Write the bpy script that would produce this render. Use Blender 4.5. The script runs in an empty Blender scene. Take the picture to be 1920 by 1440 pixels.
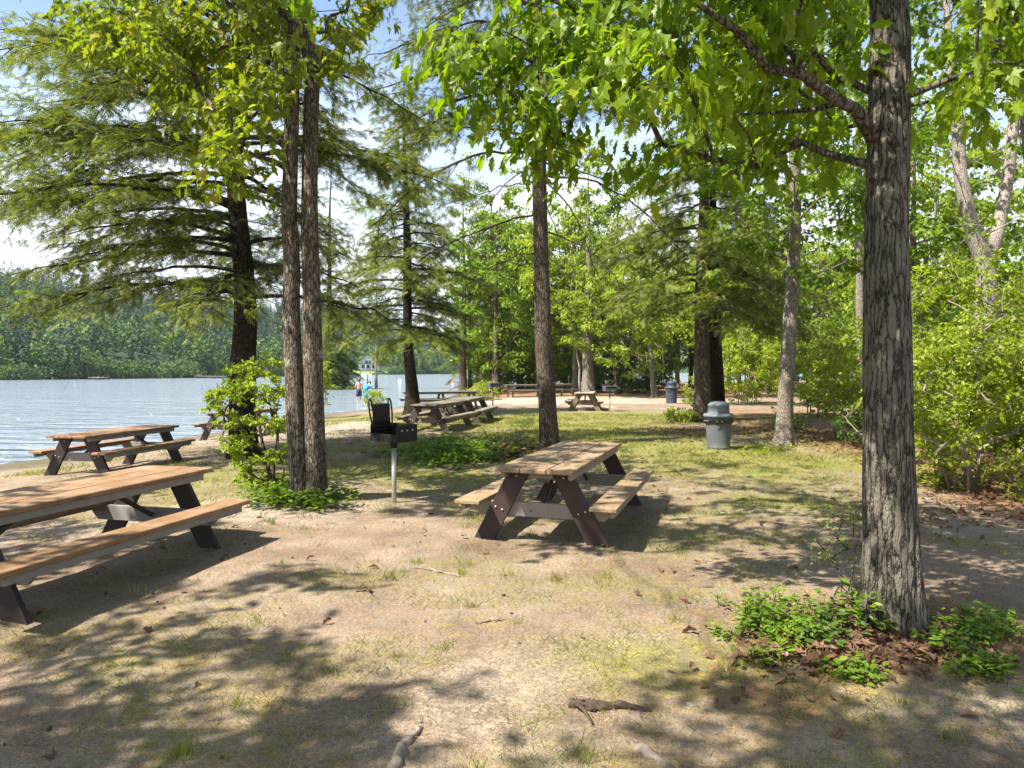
import bpy, bmesh, math, random
import numpy as np
from mathutils import Vector, Matrix

SC = bpy.context.scene
COL = SC.collection
PI = math.pi
R = math.radians

# ------------------------------------------------------------------ camera, world, sun, exposure
CAM_H, FPX, HOR = 1.65, 1350.0, 692.0
PITCH = math.atan((720 - HOR) / FPX)
cam_d = bpy.data.cameras.new('camera')
cam = bpy.data.objects.new('camera', cam_d)
COL.objects.link(cam)
cam.location = (0, 0, CAM_H)
cam.rotation_euler = (PI / 2 - PITCH, 0, 0)
cam_d.sensor_width = 36
cam_d.lens = 36 * FPX / 1920
cam_d.clip_start = 0.05
cam_d.clip_end = 5000
SC.camera = cam

SUN_EL = R(54)
SUN_H = (-0.86, -0.51)                      # horizontal direction towards the sun: left, a little behind the camera
SUN = np.array([SUN_H[0] * math.cos(SUN_EL), SUN_H[1] * math.cos(SUN_EL), math.sin(SUN_EL)])
SUN /= np.linalg.norm(SUN)
sun_d = bpy.data.lights.new('sun', 'SUN')
sun_d.energy = 5.0
sun_d.angle = R(0.5)
sun_d.color = (1.0, 0.94, 0.84)
sun_o = bpy.data.objects.new('sun', sun_d)
COL.objects.link(sun_o)
sun_o.rotation_euler = Vector(SUN).to_track_quat('Z', 'Y').to_euler()
sun_o.location = (-20, -15, 30)

world = bpy.data.worlds.new('World')
SC.world = world
world.use_nodes = True
wn, wl = world.node_tree.nodes, world.node_tree.links
wn.clear()
sky = wn.new('ShaderNodeTexSky')
sky.sky_type = 'NISHITA'
sky.sun_disc = False
sky.sun_elevation = SUN_EL
sky.sun_rotation = math.atan2(SUN[0], SUN[1])
sky.air_density = 1.0
sky.dust_density = 1.0
sky.ozone_density = 1.2
tc = wn.new('ShaderNodeTexCoord')
mp = wn.new('ShaderNodeMapping')
mp.inputs['Scale'].default_value = (1.0, 1.0, 2.6)
mp.inputs['Rotation'].default_value = (0.15, 0.1, 0.3)
cn = wn.new('ShaderNodeTexNoise')
cn.inputs['Scale'].default_value = 2.1
cn.inputs['Detail'].default_value = 7
cn.inputs['Roughness'].default_value = 0.58
sx = wn.new('ShaderNodeSeparateXYZ')
low = wn.new('ShaderNodeMapRange')          # thin cloud thickens towards the horizon
low.inputs['From Min'].default_value = 0.02
low.inputs['From Max'].default_value = 0.46
low.inputs['To Min'].default_value = 0.42
low.inputs['To Max'].default_value = -0.10
addn = wn.new('ShaderNodeMath'); addn.operation = 'ADD'
cr = wn.new('ShaderNodeMapRange'); cr.interpolation_type = 'SMOOTHSTEP'
cr.inputs['From Min'].default_value = 0.42
cr.inputs['From Max'].default_value = 0.78
mixc = wn.new('ShaderNodeMix'); mixc.data_type = 'RGBA'
mixc.inputs[7].default_value = (4.6, 4.85, 5.2, 1)
bg = wn.new('ShaderNodeBackground')
bg.inputs['Strength'].default_value = 0.09
wo = wn.new('ShaderNodeOutputWorld')
wl.new(tc.outputs['Generated'], mp.inputs['Vector'])
wl.new(mp.outputs[0], cn.inputs['Vector'])
wl.new(tc.outputs['Generated'], sx.inputs[0])
wl.new(sx.outputs['Z'], low.inputs['Value'])
wl.new(cn.outputs[0], addn.inputs[0]); wl.new(low.outputs[0], addn.inputs[1])
wl.new(addn.outputs[0], cr.inputs['Value'])
wl.new(cr.outputs[0], mixc.inputs[0])
wl.new(sky.outputs[0], mixc.inputs[6])
wl.new(mixc.outputs[2], bg.inputs['Color'])
wl.new(bg.outputs[0], wo.inputs['Surface'])

vs = SC.view_settings
vs.view_transform = 'Standard'
vs.look = 'None'
vs.exposure = 1.62
vs.gamma = 1.0
SC.cycles.use_denoising = True
SC.cycles.max_bounces = 8
SC.cycles.diffuse_bounces = 4
SC.cycles.glossy_bounces = 3
SC.cycles.transmission_bounces = 4
SC.cycles.caustics_reflective = False
SC.cycles.caustics_refractive = False

# ------------------------------------------------------------------ pixel and ground helpers
_f = np.array([0, math.cos(PITCH), -math.sin(PITCH)])
_u = np.array([0, math.sin(PITCH), math.cos(PITCH)])
EYE = np.array([0, 0, CAM_H])

def ray(px, py):
    return np.array([(px - 960) / FPX, 0, 0]) + _u * ((720 - py) / FPX) + _f

def P(px, py, Y):
    d = ray(px, py)
    return EYE + d * (Y / d[1])

def hash2(ix, iy, seed):
    h = (ix.astype(np.int64) * 374761393 + iy.astype(np.int64) * 668265263 + seed * 974634) & 0x7fffffff
    h = ((h ^ (h >> 13)) * 1274126177) & 0x7fffffff
    return ((h ^ (h >> 16)) & 0xffff) / 65535.0

def vnoise(x, y, seed=0):
    x = np.asarray(x, float); y = np.asarray(y, float)
    ix = np.floor(x); iy = np.floor(y)
    fx = x - ix; fy = y - iy
    fx = fx * fx * (3 - 2 * fx); fy = fy * fy * (3 - 2 * fy)
    a = hash2(ix, iy, seed); b = hash2(ix + 1, iy, seed)
    c = hash2(ix, iy + 1, seed); d = hash2(ix + 1, iy + 1, seed)
    return (a * (1 - fx) + b * fx) * (1 - fy) + (c * (1 - fx) + d * fx) * fy

def fbm(x, y, seed=0, octv=4):
    s = 0; a = 0.5; t = 0
    for k in range(octv):
        s = s + a * vnoise(np.asarray(x) * 2 ** k + 17.3 * k, np.asarray(y) * 2 ** k - 9.1 * k, seed + k)
        t += a; a *= 0.5
    return s / t

def sstep(a, b, x):
    t = np.clip((np.asarray(x, float) - a) / (b - a), 0, 1)
    return t * t * (3 - 2 * t)

def poly_dist(x, y, poly):
    """signed distance to an open polyline; positive on its right-hand side"""
    x = np.asarray(x, float); y = np.asarray(y, float)
    best = np.full(x.shape, 1e18); sg = np.ones(x.shape)
    for (ax, ay), (bx, by) in zip(poly[:-1], poly[1:]):
        dx, dy = bx - ax, by - ay
        t = np.clip(((x - ax) * dx + (y - ay) * dy) / (dx * dx + dy * dy), 0, 1)
        ex, ey = x - (ax + t * dx), y - (ay + t * dy)
        d = ex * ex + ey * ey
        m = d < best
        best = np.where(m, d, best)
        sg = np.where(m, np.where(dx * ey - dy * ex < 0, 1, -1), sg)
    return np.sqrt(best) * sg

LAKE_Z = -0.35
NEAR_SHORE = [(-16, -60), (-13, 3), (-10.8, 15), (-9.5, 21.6), (-9.3, 26), (-8.0, 33.7), (-6.6, 36), (-5.2, 44),
              (-4.4, 56), (-5.5, 76), (4, 92), (40, 104), (150, 116), (420, 150)]
FAR_SHORE = [(420, 470), (150, 400), (20, 330), (-22, 300), (-49, 245), (-66, 169), (-91, 128), (-130, 70), (-190, -60)]

def gz(x, y):
    x = np.asarray(x, float); y = np.asarray(y, float)
    s = poly_dist(x, y, NEAR_SHORE)
    wob = (fbm(x * 0.5, y * 0.5, 5, 3) - 0.5) * 0.9
    land = LAKE_Z + 0.35 * sstep(0, 6.5, s + wob)
    z = np.where(s + wob > 0, land, LAKE_Z - np.minimum(2.5, -0.18 * (s + wob)))
    z = z + (fbm(x * 0.35, y * 0.35, 11, 3) - 0.5) * 0.10 * sstep(1, 5, s) + (fbm(x * 1.7, y * 1.7, 23, 3) - 0.5) * 0.05 * sstep(0.5, 3, s)
    # a soft mound at the foot of the big oak and of the twin trunk
    z = z + 0.10 * np.exp(-((x - 2.35) ** 2 + (y - 4.6) ** 2) / 0.9) + 0.08 * np.exp(-((x + 2.6) ** 2 + (y - 9.3) ** 2) / 0.7)
    z = z + 0.12 * np.exp(-((x + 0.7) ** 2 / 2.2 + (y - 13.6) ** 2 / 1.2))
    return z

def hz(x, y):
    d = poly_dist(x, y, FAR_SHORE)
    z = LAKE_Z - 0.6 + 1.7 * sstep(-1, 6, d) + (0.195 - 0.125 * sstep(-115, -45, x)) * np.maximum(0, d - 7) * (0.8 + 0.5 * fbm(np.asarray(x) * 0.012, np.asarray(y) * 0.012, 3, 3))
    cap = 30 + 34 * sstep(60, 260, x)
    return np.minimum(z, cap + 0.02 * np.maximum(0, d))

def G(px, py):
    d = ray(px, py)
    t = CAM_H / max(1e-4, -d[2])
    for _ in range(30):
        q = EYE + d * t
        h = float(gz(q[0], q[1]))
        t += (q[2] - h) / max(0.02, -d[2]) * 0.8
    q = EYE + d * t
    return np.array([q[0], q[1], float(gz(q[0], q[1]))])

def on_ground(x, y):
    return np.array([x, y, float(gz(x, y))])

# ------------------------------------------------------------------ mesh helpers
class MB:
    def __init__(s):
        s.v = []; s.f = []; s.n = 0; s.t = []
    def add(s, v, f, mi=0, smooth=False, tone=0.5):
        v = np.asarray(v, float).reshape(-1, 3)
        if isinstance(f, np.ndarray):
            s.f.append((f + s.n, mi, smooth))
        else:
            by = {}
            for q in f:
                by.setdefault(len(q), []).append(q)
            for k, q in by.items():
                s.f.append((np.array(q) + s.n, mi, smooth))
        s.v.append(v); s.n += len(v)
        s.t.append(np.broadcast_to(np.asarray(tone, float), (len(v),)))
    def build(s, name, mats, parent=None, loc=None):
        me = bpy.data.meshes.new(name)
        v = np.concatenate(s.v)
        me.vertices.add(len(v))
        me.vertices.foreach_set('co', v.astype(np.float32).ravel())
        idx = np.concatenate([a.ravel() for a, _, _ in s.f]).astype(np.int32)
        tot = np.concatenate([np.full(len(a), a.shape[1], np.int32) for a, _, _ in s.f])
        mi = np.concatenate([np.full(len(a), m, np.int32) for a, m, _ in s.f])
        sm = np.concatenate([np.full(len(a), q, bool) for a, _, q in s.f])
        me.loops.add(len(idx)); me.loops.foreach_set('vertex_index', idx)
        me.polygons.add(len(tot))
        st = np.zeros(len(tot), np.int32); st[1:] = np.cumsum(tot)[:-1]
        me.polygons.foreach_set('loop_start', st)
        me.polygons.foreach_set('material_index', mi)
        me.polygons.foreach_set('use_smooth', sm)
        at = me.attributes.new('tone', 'FLOAT', 'POINT')
        at.data.foreach_set('value', np.concatenate(s.t).astype(np.float32))
        me.update(calc_edges=True)
        for m in (mats if isinstance(mats, (list, tuple)) else [mats]):
            me.materials.append(m)
        o = bpy.data.objects.new(name, me)
        COL.objects.link(o)
        if parent is not None:
            o.parent = parent
        if loc is not None:
            o.location = loc
        return o

def tag(o, label=None, cat=None, group=None, kind=None):
    if label: o['label'] = label
    if cat: o['category'] = cat
    if group: o['group'] = group
    if kind: o['kind'] = kind
    return o

def thing(name, label, cat, loc=(0, 0, 0), rz=0, group=None):
    o = bpy.data.objects.new(name, None)
    COL.objects.link(o)
    o.location = [float(c) for c in loc]
    o.rotation_euler = (0, 0, rz)
    o.empty_display_size = 0.2
    return tag(o, label, cat, group)

def copy_tree(root, loc, rz=0, scale=1.0, label=None, group=None):
    r = root.copy(); COL.objects.link(r)
    r.location = [float(c) for c in loc]; r.rotation_euler = (0, 0, rz); r.scale = (scale, scale, scale)
    if label: r['label'] = label
    if group: r['group'] = group
    for ch in list(root.children):
        c = ch.copy(); COL.objects.link(c); c.parent = r
        for g in list(ch.children):
            d = g.copy(); COL.objects.link(d); d.parent = c
    return r

def norm(a):
    a = np.asarray(a, float)
    return a / (np.linalg.norm(a, axis=-1, keepdims=True) + 1e-12)

def tube(mb, path, rad, seg=8, mi=0, cap=True, flute=None, smooth=True, tone=0.5):
    path = np.asarray(path, float); n = len(path)
    rad = np.broadcast_to(np.asarray(rad, float), (n,))
    tan = np.gradient(path, axis=0); tan = norm(tan)
    ref = np.array([0.0, 0, 1]) if abs(tan[0][2]) < 0.9 else np.array([1.0, 0, 0])
    us = np.zeros((n, 3)); u = norm(np.cross(tan[0], ref))
    for i in range(n):
        u = norm(u - tan[i] * np.dot(u, tan[i])); us[i] = u
    ws = np.cross(tan, us)
    a = np.arange(seg) * 2 * PI / seg
    rr = rad[:, None] * np.ones((1, seg))
    if flute is not None:
        rr = rr * flute(np.arange(n)[:, None], a[None, :])
    v = path[:, None, :] + rr[..., None] * (np.cos(a)[None, :, None] * us[:, None, :] + np.sin(a)[None, :, None] * ws[:, None, :])
    i, j = np.meshgrid(np.arange(n - 1), np.arange(seg), indexing='ij')
    k = (j + 1) % seg
    f = np.stack([i * seg + j, i * seg + k, (i + 1) * seg + k, (i + 1) * seg + j], -1).reshape(-1, 4)
    base = mb.n
    mb.add(v.reshape(-1, 3), f, mi, smooth, tone)
    if cap:
        mb.f.append((np.array([[base + q for q in range(seg)][::-1], [base + (n - 1) * seg + q for q in range(seg)]]), mi, False))

def board(mb, cx, cy, cz, sx_, sy_, sz_, rot=None, bev=0.005, mi=0):
    """a bevelled board, centred at c, with optional 3x3 rotation"""
    hx, hy, h_ = sx_ / 2, sy_ / 2, sz_ / 2
    b = min(bev, hx * 0.45, hy * 0.45, h_ * 0.45)
    v = []; 
    for X in (-1, 1):
        for Y in (-1, 1):
            for Z in (-1, 1):
                v.append((X * (hx - b), Y * (hy - b), Z * h_))
                v.append((X * (hx - b), Y * hy, Z * (h_ - b)))
                v.append((X * hx, Y * (hy - b), Z * (h_ - b)))
    v = np.array(v)
    def id(X, Y, Z, k): return (((X > 0) * 4) + ((Y > 0) * 2) + (Z > 0)) * 3 + k
    f4 = []; f3 = []
    for Z in (-1, 1): f4.append([id(-1, -1, Z, 0), id(1, -1, Z, 0), id(1, 1, Z, 0), id(-1, 1, Z, 0)][::(1 if Z > 0 else -1)])
    for Y in (-1, 1): f4.append([id(-1, Y, -1, 1), id(1, Y, -1, 1), id(1, Y, 1, 1), id(-1, Y, 1, 1)][::(-1 if Y > 0 else 1)])
    for X in (-1, 1): f4.append([id(X, -1, -1, 2), id(X, 1, -1, 2), id(X, 1, 1, 2), id(X, -1, 1, 2)][::(1 if X > 0 else -1)])
    def fix(q):
        p = v[list(q)]; nrm = np.cross(p[1] - p[0], p[2] - p[0])
        return list(q) if np.dot(nrm, p.mean(0)) > 0 else list(q)[::-1]
    for Y in (-1, 1):
        for Z in (-1, 1): f4.append([id(-1, Y, Z, 0), id(1, Y, Z, 0), id(1, Y, Z, 1), id(-1, Y, Z, 1)])
    for X in (-1, 1):
        for Z in (-1, 1): f4.append([id(X, -1, Z, 0), id(X, 1, Z, 0), id(X, 1, Z, 2), id(X, -1, Z, 2)])
        for Y in (-1, 1): f4.append([id(X, Y, -1, 1), id(X, Y, 1, 1), id(X, Y, 1, 2), id(X, Y, -1, 2)])
    for X in (-1, 1):
        for Y in (-1, 1):
            for Z in (-1, 1): f3.append(fix([id(X, Y, Z, 0), id(X, Y, Z, 1), id(X, Y, Z, 2)]))
    f4 = [fix(q) for q in f4]
    if rot is not None: v = v @ np.asarray(rot).T
    mb.add(v + np.array([cx, cy, cz]), f4 + f3, mi)

def beam(mb, a, b, width, thick, side=(0, 1, 0), mi=0, bev=0.005, ext=0.0):
    """board from a to b; its thin direction is along `side`"""
    a = np.asarray(a, float); b = np.asarray(b, float)
    z = norm(b - a); y = np.asarray(side, float); y = norm(y - z * np.dot(y, z)); x = np.cross(y, z)
    L = np.linalg.norm(b - a) + 2 * ext
    c = (a + b) / 2
    board(mb, c[0], c[1], c[2], width, thick, L, np.stack([x, y, z], 1), bev, mi)

def lathe(mb, prof, seg=28, mi=0, c=(0, 0, 0), smooth=True, rfun=None):
    prof = np.asarray(prof, float); n = len(prof)
    a = np.arange(seg) * 2 * PI / seg
    r = prof[:, 0][:, None] * (np.ones((1, seg)) if rfun is None else rfun(a)[None, :])
    v = np.stack([r * np.cos(a)[None], r * np.sin(a)[None], prof[:, 1][:, None] * np.ones((1, seg))], -1) + np.asarray(c)
    i, j = np.meshgrid(np.arange(n - 1), np.arange(seg), indexing='ij'); k = (j + 1) % seg
    f = np.stack([i * seg + j, i * seg + k, (i + 1) * seg + k, (i + 1) * seg + j], -1).reshape(-1, 4)
    mb.add(v.reshape(-1, 3), f, mi, smooth)

# ------------------------------------------------------------------ materials
class NT:
    def __init__(s, name):
        s.m = bpy.data.materials.new(name); s.m.use_nodes = True
        s.t = s.m.node_tree; s.n = s.t.nodes; s.n.clear()
        s.out = s.n.new('ShaderNodeOutputMaterial')
    def __call__(s, typ, ins=None, **kw):
        o = s.n.new('ShaderNode' + typ)
        for k, v in kw.items(): setattr(o, k, v)
        for k, v in (ins or {}).items():
            if isinstance(v, bpy.types.NodeSocket): s.t.links.new(v, o.inputs[k])
            else: o.inputs[k].default_value = v
        return o
    def mix(s, fac, a, b, mode='MIX'):
        o = s.n.new('ShaderNodeMix'); o.data_type = 'RGBA'; o.blend_type = mode
        for k, v in ((0, fac), (6, a), (7, b)):
            if isinstance(v, bpy.types.NodeSocket): s.t.links.new(v, o.inputs[k])
            else: o.inputs[k].default_value = v if k == 0 else (tuple(v) + (1,))[:4]
        return o.outputs[2]
    def math(s, op, a, b=0.0, clamp=False):
        o = s.n.new('ShaderNodeMath'); o.operation = op; o.use_clamp = clamp
        for k, v in ((0, a), (1, b)):
            if isinstance(v, bpy.types.NodeSocket): s.t.links.new(v, o.inputs[k])
            else: o.inputs[k].default_value = v
        return o.outputs[0]
    def ramp(s, fac, a, b, smooth=True, lo=0.0, hi=1.0):
        o = s('MapRange', {'Value': fac, 'From Min': a, 'From Max': b, 'To Min': lo, 'To Max': hi})
        o.interpolation_type = 'SMOOTHSTEP' if smooth else 'LINEAR'
        return o.outputs[0]
    def noise(s, vec, scale, detail=4, rough=0.55, dist=0.0):
        return s('TexNoise', {'Vector': vec, 'Scale': scale, 'Detail': detail, 'Roughness': rough, 'Distortion': dist}).outputs[0]
    def obj(s, scale=(1, 1, 1), loc=(0, 0, 0)):
        t = s('TexCoord').outputs['Object']
        return s('Mapping', {'Vector': t, 'Scale': scale, 'Location': loc}).outputs[0]
    def pos(s):
        return s('NewGeometry').outputs['Position']
    def finish(s, col, rough=0.7, bump=None, bstr=0.3, bdist=0.02, metal=0.0, spec=0.3):
        p = s('BsdfPrincipled', {'Roughness': rough, 'Metallic': metal, 'Specular IOR Level': spec})
        if isinstance(col, bpy.types.NodeSocket): s.t.links.new(col, p.inputs['Base Color'])
        else: p.inputs['Base Color'].default_value = tuple(col) + (1,)
        if bump is not None:
            b = s('Bump', {'Height': bump, 'Strength': bstr, 'Distance': bdist})
            s.t.links.new(b.outputs[0], p.inputs['Normal'])
        s.t.links.new(p.outputs[0], s.out.inputs['Surface'])
        return s.m

def leaf_mat(name, dark, light, warm, warm_amt=0.15, trans=0.45, rough=0.5, clump=0.6):
    s = NT(name)
    g = s('NewGeometry')
    rnd = g.outputs['Random Per Island']
    n = s.noise(g.outputs['Position'], clump, 2)
    f = s.math('ADD', s.math('MULTIPLY', rnd, 0.55), s.ramp(n, 0.36, 0.64, lo=0.0, hi=0.5), True)
    c = s.mix(f, dark, light)
    w = s.ramp(s('TexWhiteNoise', {'W': s.math('MULTIPLY', rnd, 91.7)}, noise_dimensions='1D').outputs[0], 1 - warm_amt, 1.0)
    c = s.mix(w, c, warm)
    p = s('BsdfPrincipled', {'Base Color': c, 'Roughness': rough, 'Specular IOR Level': 0.35})
    tcol = s.mix(1.0, c, (1.25, 1.35, 0.55), 'MULTIPLY')
    t = s('BsdfTranslucent', {'Color': tcol})
    m = s('MixShader', {0: trans, 1: p.outputs[0], 2: t.outputs[0]})
    s.t.links.new(m.outputs[0], s.out.inputs['Surface'])
    return s.m

def bark_mat(name, crev, ridge, lichen, scale=16.0, stretch=0.2, lich=0.4, bstr=0.9, bdist=0.03):
    s = NT(name)
    v = s.obj()
    nv = s('TexNoise', {'Vector': s.obj((1, 1, .5)), 'Scale': 9.0, 'Detail': 5, 'Roughness': .65}).outputs['Color']
    vv = s('VectorMath', {0: s.obj((1, 1, stretch)), 1: s('VectorMath', {0: nv, 'Scale': 0.075}, operation='SCALE').outputs[0]}, operation='ADD').outputs[0]
    d = s('TexVoronoi', {'Vector': vv, 'Scale': scale, 'Randomness': 1.0}, feature='DISTANCE_TO_EDGE').outputs['Distance']
    d2 = s('TexVoronoi', {'Vector': vv, 'Scale': scale * 2.1}, feature='DISTANCE_TO_EDGE').outputs['Distance']
    fine = s.noise(s.obj((1, 1, 0.3)), scale * 2.4, 7, 0.7)
    big = s.noise(s.obj((1, 1, 0.4)), 3.2, 4, .6)
    ed = s.math('ADD', s.math('MULTIPLY', s.ramp(d, 0.0, 0.24, False), 0.65), s.math('MULTIPLY', s.ramp(d2, 0.0, 0.2, False), 0.25))
    h = s.math('ADD', ed, s.math('MULTIPLY', s.math('SUBTRACT', fine, .5), 1.1))
    c = s.mix(s.ramp(h, 0.10, 0.66, False), crev, ridge)
    c = s.mix(s.math('MULTIPLY', s.ramp(s.math('ADD', s.noise(v, 7.0, 6, 0.75), s.math('MULTIPLY', ed, .12)), 0.58, 0.74), lich), c, lichen)
    c = s.mix(0.8, c, s.mix(big, (0.5, 0.5, 0.5), (1.45, 1.42, 1.38)), 'MULTIPLY')
    return s.finish(c, 0.92, h, bstr, bdist, spec=0.12)

def wood_mat(name, c1, c2, axis='Y', rough=0.65, grain=1.0, weather=0.3, wcol=(0.3, 0.27, 0.23)):
    s = NT(name)
    sc = {'Y': (22, 1.3, 22), 'X': (1.3, 22, 22)}[axis]
    g = s.noise(s.obj(sc), 1.4, 6, 0.6, 0.4)
    g2 = s.noise(s.obj((sc[0] * 4, sc[1] * 2, sc[2] * 4)), 1.6, 3, 0.6)
    tn = s('Attribute', attribute_name='tone').outputs['Fac']
    w = s.noise(s.obj(), 3.1, 5, 0.65)
    c = s.mix(s.ramp(s.math('ADD', s.math('MULTIPLY', g, 0.7), s.math('MULTIPLY', g2, 0.3)), 0.33, 0.68), c1, c2)
    c = s.mix(s.math('MULTIPLY', s.ramp(w, 0.42, 0.7), weather), c, wcol)
    st = s.noise(s.obj((3, 1.2, 3)), 2.0, 5, 0.7)
    c = s.mix(s.math('MULTIPLY', s.ramp(st, 0.54, 0.68), .45), c, tuple(q * .45 for q in c1))
    c = s.mix(s.math('MULTIPLY', s.ramp(g2, 0.60, 0.72), .5), c, tuple(q * .4 for q in c1))
    c = s.mix(1.0, c, s.mix(tn, (0.72, 0.72, 0.72), (1.25, 1.25, 1.25)), 'MULTIPLY')
    return s.finish(c, rough, s.math('ADD', g, g2), 0.25, 0.006, spec=0.25)

def plain_mat(name, col, rough=0.5, var=0.25, scale=9.0, metal=0.0, bstr=0.1, spec=0.3, dirt=None, dirt_amt=0.4):
    s = NT(name)
    n = s.noise(s.obj(), scale, 5, 0.6)
    n2 = s.noise(s.obj(), scale * 0.3, 4, 0.65)
    c = s.mix(n, tuple(q * (1 - var) for q in col), tuple(min(1, q * (1 + var)) for q in col))
    if dirt: c = s.mix(s.math('MULTIPLY', s.ramp(n2, 0.45, 0.7), dirt_amt), c, dirt)
    return s.finish(c, rough, n, bstr, 0.01, metal, spec)

M = {}
M['bark_oak'] = bark_mat('bark_oak', (0.036, 0.029, 0.023), (0.255, 0.228, 0.182), (0.27, 0.30, 0.20), 29, 0.12, 0.5, 1.0, 0.045)
M['bark_twin'] = bark_mat('bark_twin', (0.028, 0.021, 0.015), (0.185, 0.152, 0.115), (0.33, 0.34, 0.28), 32, 0.2, 0.9, 0.9, 0.02)
M['bark_dark'] = bark_mat('bark_dark', (0.012, 0.009, 0.007), (0.062, 0.045, 0.034), (0.09, 0.085, 0.06), 26, 0.2, 0.3, 0.9, 0.03)
M['bark_brown'] = bark_mat('bark_brown', (0.030, 0.021, 0.015), (0.155, 0.122, 0.09), (0.2, 0.17, 0.13), 30, 0.2, 0.35, 0.9, 0.022)
M['bark_grey'] = bark_mat('bark_grey', (0.05, 0.042, 0.034), (0.26, 0.225, 0.18), (0.36, 0.36, 0.31), 34, 0.4, 0.6, 0.6, 0.015)
M['bark_pale'] = bark_mat('bark_pale', (0.10, 0.085, 0.07), (0.33, 0.29, 0.25), (0.38, 0.38, 0.33), 28, 0.8, 0.5, 0.5, 0.012)
M['twig_grey'] = plain_mat('twig_grey', (0.22, 0.18, 0.14), 0.8, 0.3)

M['leaf_oak'] = leaf_mat('leaf_oak', (0.095, 0.160, 0.008), (0.225, 0.315, 0.012), (0.30, 0.35, 0.025), 0.14, 0.58, 0.42)
M['leaf_maple_yellow'] = leaf_mat('leaf_maple_yellow', (0.115, 0.155, 0.010), (0.25, 0.29, 0.018), (0.36, 0.29, 0.03), 0.10, 0.55, 0.5)
M['leaf_green'] = leaf_mat('leaf_green', (0.08, 0.135, 0.012), (0.20, 0.29, 0.024), (0.25, 0.31, 0.04), 0.16, 0.52)
M['leaf_bright'] = leaf_mat('leaf_bright', (0.13, 0.185, 0.012), (0.29, 0.36, 0.028), (0.33, 0.36, 0.05), 0.2, 0.5)
M['leaf_deep'] = leaf_mat('leaf_deep', (0.035, 0.075, 0.014), (0.10, 0.17, 0.024), (0.15, 0.2, 0.035), 0.12, 0.45)
M['hemlock_leaf'] = leaf_mat('hemlock_leaf', (0.062, 0.092, 0.016), (0.20, 0.232, 0.034), (0.28, 0.27, 0.05), 0.16, 0.38, 0.55, 0.9)
M['hemlock_dark'] = leaf_mat('hemlock_dark', (0.030, 0.050, 0.012), (0.105, 0.135, 0.024), (0.17, 0.18, 0.035), 0.10, 0.32, 0.55, 0.8)
M['pine_leaf'] = leaf_mat('pine_leaf', (0.06, 0.085, 0.025), (0.16, 0.19, 0.05), (0.24, 0.21, 0.07), 0.12, 0.4, 0.55, 0.7)
M['bush_leaf'] = leaf_mat('bush_leaf', (0.15, 0.20, 0.012), (0.33, 0.39, 0.030), (0.38, 0.37, 0.06), 0.22, 0.5)
M['herb_leaf'] = leaf_mat('herb_leaf', (0.07, 0.135, 0.012), (0.19, 0.285, 0.026), (0.24, 0.31, 0.045), 0.16, 0.48, 0.45, 2.0)

# ------------------------------------------------------------------ ground, lake, hills
def grass_mask(x, y):
    n = fbm(x * 0.45, y * 0.45, 41, 4); n2 = fbm(x * 1.5, y * 1.5, 47, 3)
    g = 0.06 + 0.26 * sstep(0.52, 0.66, n)
    lawn = np.exp(-(((x - 1.3) / 3.6) ** 2 + ((y - 17.5) / 5.2) ** 2)) + 0.8 * np.exp(-(((x - 4.5) / 2.4) ** 2 + ((y - 13.2) / 2.6) ** 2))
    lawn += 0.75 * np.exp(-(((x + 4.6) / 1.9) ** 2 + ((y - 10.4) / 2.4) ** 2)) + 0.6 * np.exp(-(((x + 1.0) / 1.2) ** 2 + ((y - 11.0) / 1.6) ** 2))
    lawn += 0.7 * np.exp(-(((x + 6.5) / 3.0) ** 2 + ((y - 28) / 3.0) ** 2)) + 0.45 * np.exp(-(((x + 9.0) / 1.3) ** 2 + ((y - 13.5) / 3.5) ** 2))
    lawn += 0.9 * np.exp(-(((x - 2.4) / 5.5) ** 2 + ((y - 25.5) / 4.0) ** 2))
    lawn += 0.55 * np.exp(-(((x - 3.4) / 1.6) ** 2 + ((y - 8.6) / 1.2) ** 2)) + 0.5 * np.exp(-(((x - 1.6) / 0.9) ** 2 + ((y - 6.9) / 0.9) ** 2))
    lawn += 0.2 * np.exp(-(((x - 0.9) / 0.8) ** 2 + ((y - 4.1) / 0.8) ** 2))
    sand = np.exp(-(((x - 2.2) / 7.0) ** 2 + ((y - 38) / 5.0) ** 2))
    g = g + lawn * (0.45 + 0.75 * n)
    g = g - 0.9 * sand + 0.35 * (n2 - 0.5)
    return np.clip(g, 0, 1)

def litter_mask(x, y):
    n = fbm(x * 0.9, y * 0.9, 71, 4)
    m = 1.1 * np.exp(-(((x - 2.2) / 0.95) ** 2 + ((y - 4.25) / 0.7) ** 2)) + 0.9 * sstep(4.6, 6.4, x - 0.10 * (y - 8)) * sstep(6.0, 7.5, y) * (1 - sstep(24, 32, y))
    m += 0.5 * np.exp(-(((x + 0.2) / 1.1) ** 2 + ((y - 13.2) / 0.6) ** 2)) + 0.45 * np.exp(-(((x - 1.0) / 0.6) ** 2 + ((y - 3.5) / 0.4) ** 2))
    m += 0.9 * sstep(41, 47, y)
    m += 0.4 * np.exp(-(((x - 5.0) / 2.2) ** 2 + ((y - 20) / 4.0) ** 2))
    return np.clip(m * (0.5 + n) + 0.28 * sstep(0.52, 0.66, n), 0, 1)

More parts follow.
